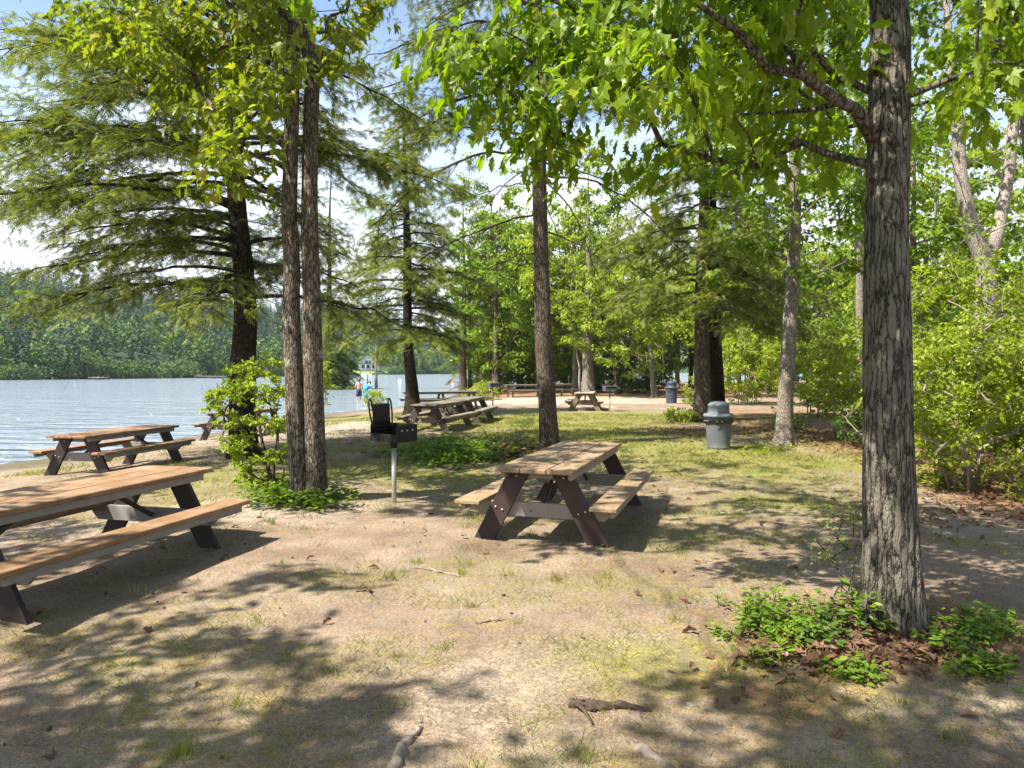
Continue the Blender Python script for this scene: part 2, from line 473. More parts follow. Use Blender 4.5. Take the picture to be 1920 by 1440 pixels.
def sand_mask(x, y):
    n = fbm(x * 0.6 + 7, y * 0.6, 91, 4)
    m = 0.95 * np.exp(-(((x - 2.2) / 8.0) ** 2 + ((y - 37.5) / 5.0) ** 2)) + 0.7 * np.exp(-(((x + 5.5) / 3.5) ** 2 + ((y - 22) / 4) ** 2))
    m += 0.5 * np.exp(-(((x + 4.0) / 1.3) ** 2 + ((y - 7.6) / 1.3) ** 2)) + 0.4 * np.exp(-(((x - 2.7) / 0.6) ** 2 + ((y - 8.2) / 0.6) ** 2))
    s = poly_dist(x, y, NEAR_SHORE)
    m += 0.7 * (1 - sstep(0.3, 2.2, s))
    return np.clip(m * (0.55 + 0.8 * n) + 0.8 * sstep(0.58, 0.70, n) * 0.45, 0, 1)

def make_ground():
    def axis(lo, hi, c, h0, k):
        out = [c]; h = h0
        while out[-1] < hi:
            h = h0 + k * abs(out[-1] - c); out.append(out[-1] + h)
        neg = [c]
        while neg[-1] > lo:
            h = h0 + k * abs(neg[-1] - c); neg.append(neg[-1] - h)
        return np.array(neg[::-1][:-1] + out)
    xs = axis(-70, 460, 0.5, 0.055, 0.028); ys = axis(-60, 160, 4.0, 0.055, 0.018)
    X, Y = np.meshgrid(xs, ys, indexing='ij')
    Z = gz(X, Y)
    near = np.exp(-((X - 0.5) ** 2 + (Y - 4) ** 2) / 60)
    Z = Z + (fbm(X * 5, Y * 5, 131, 3) - 0.5) * 0.024 * near
    n, m = X.shape
    i, j = np.meshgrid(np.arange(n - 1), np.arange(m - 1), indexing='ij')
    f = np.stack([i * m + j, (i + 1) * m + j, (i + 1) * m + j + 1, i * m + j + 1], -1).reshape(-1, 4)
    mb = MB(); mb.add(np.stack([X, Y, Z], -1).reshape(-1, 3), f, 0, True)
    s = NT('ground_soil')
    p = s.pos()
    A = lambda k: s('Attribute', attribute_name=k).outputs['Fac']
    n1 = s.noise(p, 1.3, 6, 0.62); n2 = s.noise(p, 7.0, 6, 0.68); n3 = s.noise(p, 42.0, 4, 0.72); n4 = s.noise(p, 170.0, 2, 0.7)
    # needles and bits of straw lying every way: stretched noises in two directions
    r1 = s('Mapping', {'Vector': p, 'Rotation': (0, 0, 0.6), 'Scale': (14, 95, 30)}).outputs[0]
    r2 = s('Mapping', {'Vector': p, 'Rotation': (0, 0, 2.1), 'Scale': (14, 95, 30)}).outputs[0]
    nd = s.math('MAXIMUM', s.noise(r1, 1.0, 2), s.noise(r2, 1.0, 2))
    soil = s.mix(s.ramp(n1, 0.3, 0.7), (0.134, 0.102, 0.073), (0.245, 0.198, 0.148))
    soil = s.mix(s.math('MULTIPLY', s.ramp(n2, 0.45, 0.7), 0.6), soil, (0.22, 0.135, 0.08))
    sand = s.mix(s.ramp(n2, 0.3, 0.7), (0.265, 0.225, 0.18), (0.38, 0.33, 0.275))
    lit = s.mix(s.ramp(n2, 0.35, 0.65), (0.12, 0.06, 0.032), (0.26, 0.15, 0.085))
    gr = s.mix(s.ramp(n2, 0.3, 0.7), (0.115, 0.122, 0.022), (0.215, 0.21, 0.045))
    gr = s.mix(s.ramp(s.noise(p, 2.6, 4), 0.45, 0.68), gr, (0.09, 0.125, 0.02))
    def thr(a, w):
        return s.ramp(s.math('ADD', A(a), s.math('ADD', s.math('MULTIPLY', s.math('SUBTRACT', n2, 0.5), 1.1), s.math('MULTIPLY', s.math('SUBTRACT', n3, 0.5), 0.7))), 0.5 - w, 0.5 + w)
    c = s.mix(s.math('MULTIPLY', thr('sand', 0.28), 0.85), soil, sand)
    c = s.mix(s.math('MULTIPLY', thr('litter', 0.25), 0.85), c, lit)
    c = s.mix(s.math('MULTIPLY', thr('grass', 0.34), 0.8), c, gr)
    c = s.mix(1.0, c, s.mix(s.ramp(n3, 0.25, 0.75), (0.68, 0.66, 0.64), (1.32, 1.32, 1.31)), 'MULTIPLY')
    c = s.mix(1.0, c, s.mix(s.ramp(n4, 0.3, 0.7), (0.64, 0.63, 0.62), (1.36, 1.36, 1.36)), 'MULTIPLY')
    c = s.mix(s.math('MULTIPLY', s.ramp(nd, 0.60, 0.74), 0.55), c, (0.28, 0.185, 0.105))
    c = s.mix(s.math('MULTIPLY', s.ramp(s.noise(p, 24, 2), 0.66, 0.74), 0.6), c, (0.09, 0.06, 0.04))
    wet = s.ramp(s('SeparateXYZ', {0: p}).outputs['Z'], LAKE_Z + 0.01, LAKE_Z + 0.07)
    c = s.mix(wet, s.mix(1.0, c, (0.45, 0.45, 0.45), 'MULTIPLY'), c)
    h = s.math('ADD', s.math('MULTIPLY', n3, 0.6), s.math('ADD', s.math('MULTIPLY', n2, 0.6), s.math('MULTIPLY', n4, 0.25)))
    s.finish(c, 0.95, h, 0.55, 0.03, spec=0.1)
    o = mb.build('ground', s.m)
    for k, fn in (('grass', grass_mask), ('litter', litter_mask), ('sand', sand_mask)):
        at = o.data.attributes.new(k, 'FLOAT', 'POINT')
        at.data.foreach_set('value', fn(X, Y).ravel().astype(np.float32))
    return tag(o, kind='structure')
make_ground()

def make_lake():
    mb = MB()
    mb.add([(-900, -300, LAKE_Z), (900, -300, LAKE_Z), (900, 1300, LAKE_Z), (-900, 1300, LAKE_Z)], [[0, 1, 2, 3]])
    s = NT('lake_surface')
    p = s.pos()
    w1 = s.noise(s('Mapping', {'Vector': p, 'Rotation': (0, 0, 0.35), 'Scale': (0.30, 0.95, 1)}).outputs[0], 1.0, 4, 0.55, 0.3)
    w2 = s.noise(s('Mapping', {'Vector': p, 'Rotation': (0, 0, -0.2), 'Scale': (0.9, 2.6, 1)}).outputs[0], 1.0, 3, 0.6, 0.2)
    w3 = s.noise(s('Mapping', {'Vector': p, 'Scale': (0.02, 0.09, 1)}).outputs[0], 1.0, 3, 0.5)
    h = s.math('ADD', s.math('MULTIPLY', w1, 0.75), s.math('MULTIPLY', w2, 0.30))
    b = s('Bump', {'Height': h, 'Strength': 1.0, 'Distance': 0.8})
    pr = s('BsdfPrincipled', {'Base Color': s.mix(w3, (0.18, 0.22, 0.265), (0.24, 0.285, 0.33)), 'Roughness': 0.07, 'IOR': 1.33, 'Specular IOR Level': 0.6, 'Normal': b.outputs[0]})  # base colour raised to stand in for pale sky reflection
    s.t.links.new(pr.outputs[0], s.out.inputs['Surface'])
    return tag(mb.build('lake_water', s.m), kind='structure')
make_lake()

def make_hills():
    xs = np.concatenate([np.arange(-420, 120, 6.0), np.arange(120, 1000, 20.0)]); ys = np.arange(-60, 1100, 8.0)
    X, Y = np.meshgrid(xs, ys, indexing='ij')
    Z = hz(X, Y); d = poly_dist(X, Y, FAR_SHORE)
    Z = np.where(d < -4, LAKE_Z - 3, Z)
    n, m = X.shape
    i, j = np.meshgrid(np.arange(n - 1), np.arange(m - 1), indexing='ij')
    f = np.stack([i * m + j, (i + 1) * m + j, (i + 1) * m + j + 1, i * m + j + 1], -1).reshape(-1, 4)
    dm = d.ravel()[f].max(1)
    mb = MB(); mb.add(np.stack([X, Y, Z], -1).reshape(-1, 3), f[dm > -12], 0, True)
    s = NT('hill_ground')
    p = s.pos()
    c = s.mix(s.ramp(s.noise(p, 0.2, 6, 0.65), 0.35, 0.65), (0.02, 0.04, 0.018), (0.05, 0.08, 0.03))
    s.finish(c, 0.95, spec=0.1)
    return tag(mb.build('hills', s.m), kind='structure')
make_hills()

# ------------------------------------------------------------------ foliage templates and scatter
def tmpl(v, f): return np.array(v, float), np.array(f, int)
LEAF = tmpl([(0, 0, 0), (.33, .24, .05), (.68, .21, .03), (1, 0, -.08), (.68, -.21, .03), (.33, -.24, .05)],
            [(0, 1, 2), (0, 2, 3), (0, 3, 4), (0, 4, 5)])
LEAF2 = tmpl([(0, 0, 0), (.48, .32, .07), (1, 0, -.05), (.48, -.32, .07)], [(0, 1, 2), (0, 2, 3)])
def lobed(half):
    half = list(half)
    out = half + [(x, -y) for x, y in half[::-1][1:]]
    mid = 0.0
    v = [(0.42, 0, -0.02)] + [(x, y, 0.16 * abs(y) - 0.22 * x * x) for x, y in out]
    f = [(0, k, k + 1) for k in range(1, len(v) - 1)] + [(0, len(v) - 1, 1)]
    return np.array(v, float), np.array(f, int)
OAK = lobed([(-.18, .012), (.0, .03), (.05, .14), (.17, .26), (.23, .17), (.34, .24), (.49, .37), (.53, .21), (.64, .20), (.80, .24), (.82, .12), (1.0, 0)])
MAPLE = lobed([(-.3, .01), (0, .02), (-.02, .25), (.18, .34), (.22, .52), (.38, .30), (.5, .44), (.56, .16), (.78, .2), (1.0, 0)])
def variants(T, n, seed):
    rg = np.random.default_rng(seed); out = []
    for _ in range(n):
        v = T[0].copy()
        v[1:, 1] *= 1 + rg.normal(0, .16, len(v) - 1); v[1:, 0] += rg.normal(0, .03, len(v) - 1)
        v[:, 1] *= rg.uniform(.75, 1.1)
        c1, c2, tw = rg.uniform(-.55, .15), rg.uniform(-.1, .6), rg.normal(0, .35)
        v[:, 2] += c1 * v[:, 0] ** 2 * .6 + c2 * np.abs(v[:, 1]) * .7 + tw * v[:, 0] * v[:, 1]
        v[:, 1] += rg.normal(0, .12) * v[:, 0] ** 2
        out.append((v, T[1]))
    return out
OAKS = variants(OAK, 7, 1); MAPLES = variants(MAPLE, 5, 2)
def frond(pairs, wid):
    v = [(0, .012, 0), (0, -.012, 0), (1, 0, -.15)]; f = [(0, 1, 2)]
    for i in range(pairs):
        x = (i + .25) / pairs * .9
        L = wid * (1 - .75 * (x ** 1.4)) * (0.65 if i == 0 else 1)
        for sg in (1, -1):
            k = len(v)
            v += [(x - .045, 0, -.15 * x * x), (x + .06, 0, -.15 * x * x), (x + L * .75, sg * L, -.15 * x * x - .10 * L - 0.03)]
            f.append((k, k + 1, k + 2))
    return np.array(v, float), np.array(f, int)
FROND = frond(6, .34)
FROND_S = frond(3, .42)
def tuft(n=9):
    rg = np.random.default_rng(4); v = []; f = []
    for i in range(n):
        d = norm(np.array([1.0, 0, 0]) * rg.uniform(.3, 1) + rg.normal(0, .5, 3)); s_ = norm(np.cross(d, rg.normal(0, 1, 3))) * .03
        k = len(v); v += [tuple(s_), tuple(-s_), tuple(d)]; f.append((k, k + 1, k + 2))
    return np.array(v), np.array(f)
TUFT = tuft()
BLADE = tmpl([(0, .035, 0), (0, -.035, 0), (.6, .02, .0), (.6, -.02, 0), (1, 0, 0)], [(0, 1, 3), (0, 3, 2), (2, 3, 4)])

def scatter(mb, T, pos, ax, nr, size, mi=0, tone=0.5):
    pos = np.asarray(pos, float); n = len(pos)
    if n == 0: return
    if isinstance(T, list):
        size = np.broadcast_to(np.asarray(size, float), (n,)); tone = np.broadcast_to(np.asarray(tone, float), (n,)); ax = np.asarray(ax); nr = np.asarray(nr)
        for k in range(len(T)):
            q = slice(k, None, len(T))
            scatter(mb, T[k], pos[q], ax[q], nr[q], size[q], mi, tone[q])
        return
    V, Fc = T
    x = norm(ax); z = np.asarray(nr, float); z = norm(z - x * (z * x).sum(1, keepdims=True)); y = np.cross(z, x)
    size = np.broadcast_to(np.asarray(size, float), (n,))
    v = pos[:, None, :] + size[:, None, None] * (V[None, :, 0:1] * x[:, None, :] + V[None, :, 1:2] * y[:, None, :] + V[None, :, 2:3] * z[:, None, :])
    f = (Fc[None] + (np.arange(n) * len(V))[:, None, None]).reshape(-1, Fc.shape[1])
    t = np.repeat(np.broadcast_to(np.asarray(tone, float), (n,)), len(V))
    mb.add(v.reshape(-1, 3), f, mi, False, t)

def clump_leaves(rg, mb, T, c, R_, n, size, droop=0.4, flat=0.65, out=None, mi=0, twigs=None, ntw=0, twr=0.004):
    """leaves carried by short twigs that leave the clump centre"""
    k = max(3, ntw)
    d = norm(rg.normal(0, 1, (k, 3)) * np.array([1, 1, flat]) + (0 if out is None else np.asarray(out) * 0.7))
    L = R_ * rg.uniform(0.55, 1.1, k)
    tips = c + d * L[:, None] * np.array([1, 1, flat]) - np.array([0, 0, 1]) * (L * droop * 0.35)[:, None]
    if twigs is not None and ntw:
        for q in tips:
            tube(twigs, [c, (c + q) / 2 + np.array([0, 0, 0.06 * R_]), q], [twr, twr * .7, twr * .35], 3, cap=False)
    w = rg.integers(0, k, n); t = rg.uniform(0.15, 1.05, n) ** 0.7
    pos = c + (tips[w] - c) * t[:, None] + rg.normal(0, 0.16 * R_, (n, 3)) * np.array([1, 1, .6])
    ax = norm((tips[w] - c)) * 0.7 + rg.normal(0, 0.55, (n, 3)) - np.array([0, 0, 1]) * droop
    nr = np.array([0, 0, 1.0]) + rg.normal(0, 0.45, (n, 3)) + norm(ax) * 0.2
    scatter(mb, T, pos, ax, nr, size * rg.uniform(0.6, 1.15, n), mi)

def grow(rg, tb, trunk, trad, clumps, rtip=0.006, seg=6, arch=0.12, mi=0, minz=0.0, rmax=0.6):
    """limbs from the trunk polyline to every clump centre, later clumps branch from earlier limbs"""
    trunk = np.asarray(trunk, float)
    m = 40
    t = np.linspace(0, 1, m); idx = t * (len(trunk) - 1)
    pos = list(np.stack([np.interp(idx, np.arange(len(trunk)), trunk[:, k]) for k in range(3)], 1))
    rad0 = list(np.interp(idx, np.arange(len(trunk)), trad))
    par = [-1] * m; cnt = [0] * m; istr = [True] * m
    C = np.asarray(clumps, float)
    A = np.array(pos)
    order = np.argsort([np.min(np.linalg.norm(A - c, axis=1)) for c in C])
    paths = []
    for ci in order:
        c = C[ci]; A = np.array(pos)
        d = np.linalg.norm(A - c, axis=1); hd = np.linalg.norm(A[:, :2] - c[:2], axis=1)
        cost = d + 1.6 * np.maximum(0, A[:, 2] - c[2] + 0.3 * hd) + 50 * (A[:, 2] < trunk[0][2] + minz)
        k = int(np.argmin(cost)); a = A[k]
        L = np.linalg.norm(c - a)
        nn = max(3, int(L / 0.35))
        ctl = (a + c) / 2 + np.array([0, 0, arch * L]) + rg.normal(0, 0.07 * L, 3)
        path = [k]; prev = k
        for q in range(1, nn + 1):
            s_ = q / nn
            p_ = a * (1 - s_) ** 2 + 2 * ctl * s_ * (1 - s_) + c * s_ * s_ + rg.normal(0, 0.012 * L, 3) * (q < nn)
            pos.append(p_); par.append(prev); cnt.append(0); rad0.append(0); istr.append(False)
            prev = len(pos) - 1; path.append(prev)
        paths.append(path)
        q = prev
        while q >= 0 and not istr[q]:
            cnt[q] += 1; q = par[q]
    for path in paths:
        r = [rtip * cnt[q] ** 0.5 * (1 + 0.35 * (len(path) - k) / len(path)) for k, q in enumerate(path)]
        r[0] = r[1] * 1.25
        if istr[path[0]]: r[0] = min(r[1] * 1.5, rad0[path[0]] * 0.9)
        r = np.minimum(r, rmax)
        tube(tb, [pos[q] for q in path], r, seg, mi, cap=False)

def trunk_mesh(tb, path, rad, seg=20, flare=1.5, flh=0.35, lobes=5, seed=0, mi=0, sub=60, sink=0.12, ridge=0.0):
    path = np.asarray(path, float); k = np.arange(len(path))
    t = np.linspace(0, 1, sub) ** 1.4 * (len(path) - 1)
    pp = np.stack([np.interp(t, k, path[:, c]) for c in range(3)], 1)
    # smooth the interpolated polyline
    for _ in range(3): pp[1:-1] = (pp[:-2] + 2 * pp[1:-1] + pp[2:]) / 4
    rr = np.interp(t, k, rad)
    h = pp[:, 2] - pp[0, 2]
    fl = 1 + (flare - 1) * np.exp(-h / flh)
    rg = np.random.default_rng(seed); ph = rg.uniform(0, 6.28, 4)
    def flute(i, a):
        hh = h[i]
        return (1 + 0.28 * (flare - 1) * np.exp(-hh / (flh * 0.8)) * np.sin(lobes * a + ph[0]) + 0.045 * np.sin(2 * a + ph[1] + hh * 1.3)
                + 0.03 * np.sin(3 * a + ph[2] - hh * 2.1) + 0.012 * np.sin(17 * a + 3 * np.sin(hh * 5) + ph[3])
                + (ridge * (fbm(np.cos(a) * 6.5 + 20 + hh * .8, np.sin(a) * 6.5 + 31 + hh * 1.1, seed + 7, 3) - .5) if ridge else 0))
    pp = np.vstack([pp[0] - [0, 0, sink], pp]); rr = np.concatenate([[rr[0] * fl[0] * 1.05], rr * fl]); h = np.concatenate([[0], h])
    tube(tb, pp, rr, seg, mi, True, flute)

def tree_root(name, label, base, group=None, cat='tree'):
    return thing(name, label, cat, base, 0, group)

def ellip(rg, n, c, r, lo=0.35):
    d = norm(rg.normal(0, 1, (n, 3))); q = rg.uniform(lo, 1, n) ** 0.6
    return np.asarray(c) + d * q[:, None] * np.asarray(r)

def leafy_tree(name, label, base, path, rad, clumps, T, leaf_size, per, R_, bark, leafm, seed, group=None, droop=0.4, flat=0.65,
               seg=14, flare=1.45, rtip=0.007, ntw=0, minz=1.0, arch=0.12, lsub=60, twr=0.004, rmax=0.6, extra=None, ridge=0.0):
    rg = np.random.default_rng(seed)
    base = np.asarray(base, float)
    root = tree_root(name, label, base, group)
    path = np.asarray(path, float) - base
    C = np.asarray(clumps, float) - base
    tb, lb = MB(), MB()
    trunk_mesh(tb, path, rad, seg, flare, seed=seed, sub=lsub, ridge=ridge)
    if extra: extra(tb, base)
    grow(rg, tb, path, rad, C, rtip, 6, arch, minz=minz, rmax=rmax)
    for c in C:
        hv = c - np.array([np.interp(c[2], path[:, 2], path[:, 0]), np.interp(c[2], path[:, 2], path[:, 1]), c[2]])
        clump_leaves(rg, lb, T, c, R_ * rg.uniform(.75, 1.25), int(per * rg.uniform(.6, 1.4)), leaf_size, droop, flat, norm(hv + 1e-6), 0, tb if ntw else None, ntw, twr)
    tb.build('trunk', bark, root)
    lb.build('crown', leafm, root)
    return root

def conifer(name, label, base, path, rad, branches, bark, leafm, seed, T=FROND, fsize=0.26, side_gap=0.16, frond_gap=0.12, side_len=0.42,
            a=0.12, b=0.42, bare=0.16, group=None, seg=14, flare=1.4, alive=1.0, dead=(), side_min=0.22, hang=0.25):
    """branches: list of (z, azimuth, length[, a, b]); flat drooping boughs feathered with short sprays"""
    rg = np.random.default_rng(seed)
    base = np.asarray(base, float); path = np.asarray(path, float) - base
    root = tree_root(name, label, base, group)
    tb, lb = MB(), MB()
    trunk_mesh(tb, path, rad, seg, flare, seed=seed)
    pos_l, ax_l, nr_l, sz_l = [], [], [], []
    for br in branches:
        z, az, L = br[:3]
        a_, b_ = (br[3], br[4]) if len(br) > 3 else (a, b)
        o = np.array([np.interp(z, path[:, 2], path[:, 0]), np.interp(z, path[:, 2], path[:, 1]), z])
        n = 12; s = np.linspace(0, 1, n)
        bend = rg.normal(0, 0.12)
        az_s = az + bend * s
        rr = L * s
        dz = L * (a_ * s - b_ * s * s) + rg.normal(0, 0.012 * L, n) * s
        pts = o + np.stack([rr * np.cos(az_s), rr * np.sin(az_s), dz], 1)
        r0 = min(0.012 + 0.011 * L, 0.05)
        tube(tb, pts, r0 * (1 - 0.88 * s), 5, cap=False)
        if rg.uniform() > alive: continue
        nsec = max(4, int(L * (1 - bare) / side_gap * 2))
        ss = np.sort(bare + (1 - bare) * rg.uniform(0, 1, nsec) ** 0.85)
        ph = rg.uniform(0, 6.28, 2)
        for q, s0 in enumerate(ss):
            lump = 0.62 + 0.38 * math.sin(s0 * L * 3.1 + ph[0]) + 0.2 * math.sin(s0 * L * 7.3 + ph[1])
            if rg.uniform() > 0.35 + lump: continue
            p0 = np.array([np.interp(s0, s, pts[:, k]) for k in range(3)])
            d0 = norm(np.array([np.interp(min(1, s0 + .05), s, pts[:, k]) for k in range(3)]) - np.array([np.interp(max(0, s0 - .05), s, pts[:, k]) for k in range(3)]))
            sd = norm(np.cross([0, 0, 1.0], d0))
            sg = 1 if rg.uniform() < .5 else -1
            prof = (1 - s0) ** 0.7 * min(1, (s0 - bare) * 3.0 + 0.35)
            sl = (side_len * L * prof * (0.55 + 0.6 * lump) + side_min) * rg.uniform(.45, 1.35)
            an = R(rg.uniform(18, 82)); up_ = rg.normal(0.02, .20)
            dd = norm(d0 * math.cos(an) + sd * sg * math.sin(an) + np.array([0, 0, up_]))
            cv = np.cross([0, 0, 1.0], dd) * rg.normal(0, .22)
            m = max(2, int(sl / frond_gap))
            u = (np.arange(m) + rg.uniform(.2, 1, m)) / m
            drop = hang * sl * rg.uniform(.5, 1.6) * u ** 2
            pp = p0 + dd * (u * sl)[:, None] + cv * (sl * u ** 2)[:, None] - np.array([0, 0, 1]) * drop[:, None] + rg.normal(0, .035, (m, 3))
            if sl > 0.45: tube(tb, [p0, p0 + dd * sl * .55 + cv * sl * .3 - [0, 0, hang * sl * .3], p0 + dd * sl * .95 + cv * sl * .9 - [0, 0, hang * sl * .9]], [.006 + .004 * sl, .004, .002], 3, cap=False)
            for s2 in (1, -1):
                fa = dd * 0.6 + np.cross([0, 0, 1.0], dd) * s2 * rg.uniform(.1, 1.0, m)[:, None] + np.array([0, 0, -1]) * (0.12 + hang * 1.2 * u)[:, None] + rg.normal(0, .26, (m, 3))
                pos_l.append(pp); ax_l.append(fa); nr_l.append(np.array([0, 0, 1.0]) + rg.normal(0, .42, (m, 3)))
                sz_l.append(fsize * rg.uniform(.5, 1.25, m) * (1.05 - 0.3 * u))
    for pts, r0 in dead:
        pts = np.asarray(pts) - base
        k = np.linspace(0, len(pts) - 1, 16)
        pp = np.stack([np.interp(k, np.arange(len(pts)), pts[:, c]) for c in range(3)], 1)
        for _ in range(2): pp[1:-1] = (pp[:-2] + 2 * pp[1:-1] + pp[2:]) / 4
        pp[1:-1] += rg.normal(0, .02, (14, 3))
        tube(tb, pp, r0 * np.linspace(1, .2, 16), 5, cap=False)
        for q in range(5, 15):
            for _ in range(2):
                d = norm(pp[q] - pp[q - 1] + rg.normal(0, .7, 3) * .25 - [0, 0, .12]); L = rg.uniform(.25, .9)
                e = pp[q] + d * L
                tube(tb, [pp[q], pp[q] + d * L * .5 + rg.normal(0, .03, 3), e + [0, 0, -.1]], [r0 * .3, r0 * .2, r0 * .08], 3, cap=False)
    tb.build('trunk', bark, root)
    if pos_l:
        scatter(lb, T, np.concatenate(pos_l), np.concatenate(ax_l), np.concatenate(nr_l), np.concatenate(sz_l))
        lb.build('crown', leafm, root)
    return root

def whorls(rg, z0, z1, n, prof, jit=0.25, az0=0.0):
    out = []
    for i in range(n):
        t = (i + rg.uniform(-.4, .4)) / n; t = min(max(t, 0), 1)
        out.append((z0 + (z1 - z0) * t, az0 + i * 2.399 + rg.normal(0, .7), prof(t) * rg.uniform(1 - jit * 2.0, 1 + jit)))
    return out

# ------------------------------------------------------------------ trees
def prof_hem(L0, L1, pw=0.8):
    return lambda t: L1 + (L0 - L1) * (1 - t) ** pw

# the big oak on the right: the trunk runs out of the top of the frame, leaves hang into the picture
def build_oak():
    rg = np.random.default_rng(11)
    b = G(1672, 1168); Y = b[1]
    path = [b, P(1668, 1000, Y), P(1664, 800, Y), P(1664, 600, Y + .02), P(1663, 420, Y + .05), P(1667, 250, Y + .1), P(1668, 60, Y + .15), P(1660, -150, Y + .2), P(1672, -500, Y + .2), P(1640, -900, Y + .1)]
    rad = [.142, .138, .132, .128, .125, .122, .112, .10, .08, .05]
    cl = []
    # leaves that hang into the frame, between the trunk and the middle of the picture
    def edge(px): return np.interp(px, [880, 940, 1010, 1060, 1120, 1200, 1300, 1420, 1520, 1600, 1690], [150, 190, 180, 265, 190, 275, 255, 300, 275, 260, 120])
    n = 0
    while n < 120:
        px = rg.uniform(905, 1640) ** 1.0; py = rg.uniform(-330, 300)
        if py > edge(px) - 70: continue
        if px < 1090 and rg.uniform() < 0.86: continue
        d = rg.uniform(3.5, 6.9) if px > 1100 else rg.uniform(3.9, 5.0)
        if px < 1250 and py < 60 and d < 3.9: continue
        if px > 1570 and d < 5.2: continue
        cl.append(P(px, py, d)); n += 1
    for px, py, d in ((905, 95, 4.3), (930, 160, 4.3), (960, 175, 4.4), (1000, 90, 4.5), (1010, 150, 4.6), (1035, 235, 4.6), (1060, 255, 4.7), (950, 60, 4.4), (1045, 60, 4.5),
                      (1100, 40, 4.6), (1115, 170, 4.6), (1585, 240, 5.3), (1500, 265, 4.6), (1420, 310, 4.7), (1340, 300, 4.9), (1240, 270, 5.0)):
        cl.append(P(px, py, d))
    # right of the trunk
    for i in range(20):
        cl.append(P(rg.uniform(1810, 2080), rg.uniform(-260, 150), rg.uniform(3.8, 6.4)))
    for px, py, d in ((1790, 140, 5.6), (1830, 130, 4.3), (1870, 90, 4.3), (1905, 120, 4.1), (1790, 60, 5.8), (1880, 40, 4.4), (1830, 175, 5.0)):
        cl.append(P(px, py, d))
    # the crown above the frame
    for c in ellip(rg, 66, (1.3, 5.7, 7.0), (3.0, 2.8, 2.2), 0.3):
        if c[2] > 4.9 and 692 - (c[2] - CAM_H - .5) / c[1] * FPX < -150: cl.append(c)
    def limb(tb, base):
        k = [P(1640, 262, Y + .05), P(1605, 205, Y + .0), P(1560, 182, Y - .1), P(1505, 140, Y - .25), P(1440, 128, Y - .3), P(1385, 60, Y - .4), P(1310, 8, Y - .5), P(1250, -70, Y - .6)]
        tube(tb, np.array(k) - base, [.046, .037, .034, .028, .025, .021, .016, .01], 10)
        tube(tb, np.array([P(1578, 190, Y), P(1530, 205, Y + .1), P(1470, 210, Y + .2), P(1380, 215, Y + .3)]) - base, [.022, .017, .013, .006], 7)
        tube(tb, np.array([P(1510, 145, Y - .25), P(1485, 100, Y - .2), P(1440, 60, Y - .1)]) - base, [.022, .018, .01], 7)
    leafy_tree('oak_tree', 'oak with thick ridged grey bark standing in a bed of seedlings and brown leaves', b, path, rad, cl, OAKS, 0.118, 56, 0.46,
               M['bark_oak'], M['leaf_oak'], 5, None, droop=0.85, flat=0.7, seg=110, ridge=.16, flare=1.32, rtip=0.0032, ntw=5, minz=2.2, arch=0.06, lsub=260, twr=0.0025, rmax=0.04, extra=limb)
build_oak()

# twin trunked maple left of the middle
def build_twin():
    rg = np.random.default_rng(21)
    b = G(575, 938); Y = b[1]
    base = b
    root = tree_root('maple_tree', 'maple with two grey brown trunks rising close together from one foot', b)
    A = [G(566, 936) + [0, 0.02, 0], P(556, 800, Y), P(551, 690, Y), P(545, 600, Y + .03), P(547, 500, Y), P(542, 400, Y), P(547, 250, Y), P(549, 100, Y), P(556, -40, Y), P(566, -250, Y)]
    B = [G(592, 936) + [0, 0, 0], P(590, 800, Y), P(586, 620, Y + .02), P(580, 430, Y + .04), P(582, 280, Y + .06), P(586, 130, Y + .08), P(570, 60, Y + .1), P(564, -60, Y + .2), P(560, -250, Y + .3)]
    tb, lb = MB(), MB()
    pa = np.array(A) - base; pb = np.array(B) - base
    trunk_mesh(tb, pa, [.128, .112, .104, .098, .095, .092, .088, .08, .068, .05], 36, 1.22, seed=2, sub=120, ridge=.12)
    trunk_mesh(tb, pb, [.13, .117, .104, .10, .094, .09, .07, .055, .04], 36, 1.22, seed=3, sub=120, ridge=.12)
    # broken stub where the right stem forks
    tube(tb, np.array([P(586, 150, Y + .08), P(594, 112, Y + .08), P(597, 92, Y + .08)]) - base, [.085, .07, .058], 14)
    cl = []
    while len(cl) < 120:
        px, py = rg.uniform(215, 545), rg.uniform(-260, 330)
        top = py < np.interp(px, [215, 300, 350, 430, 480, 545], [110, 140, 190, 340, 250, 190]) - 15
        left = py > np.interp(px, [150, 260, 420], [60, -60, -300])
        if top and left: cl.append(P(px, py, rg.uniform(Y - 1.5, Y + 1.6)))
    for px, py in ((430, 300), (440, 345), (418, 270), (455, 240), (400, 220), (370, 160), (330, 120), (250, 60), (225, 15), (205, 70), (180, 15), (160, 25), (240, 90), (300, 40), (620, 30), (650, 20), (655, 75), (640, 120), (612, 60)):
        cl.append(P(px, py, Y + rg.uniform(-.6, .6)))
    for c in ellip(rg, 60, P(480, -330, Y), (2.9, 2.6, 2.0), .3): cl.append(c)
    C = np.array(cl) - base
    grow(rg, tb, pa, [.128, .112, .104, .098, .095, .092, .088, .08, .068, .05], C, 0.0055, 6, 0.10, minz=2.6, rmax=0.05)
    for c in C:
        hv = c - np.array([0, 0, c[2]])
        clump_leaves(rg, lb, MAPLES, c, 0.46 * rg.uniform(.8, 1.2), int(rg.uniform(26, 54)), 0.115, .6, .7, norm(hv), 0, tb, 4, .003)
    tb.build('trunk', M['bark_twin'], root); lb.build('crown', M['leaf_maple_yellow'], root)
build_twin()

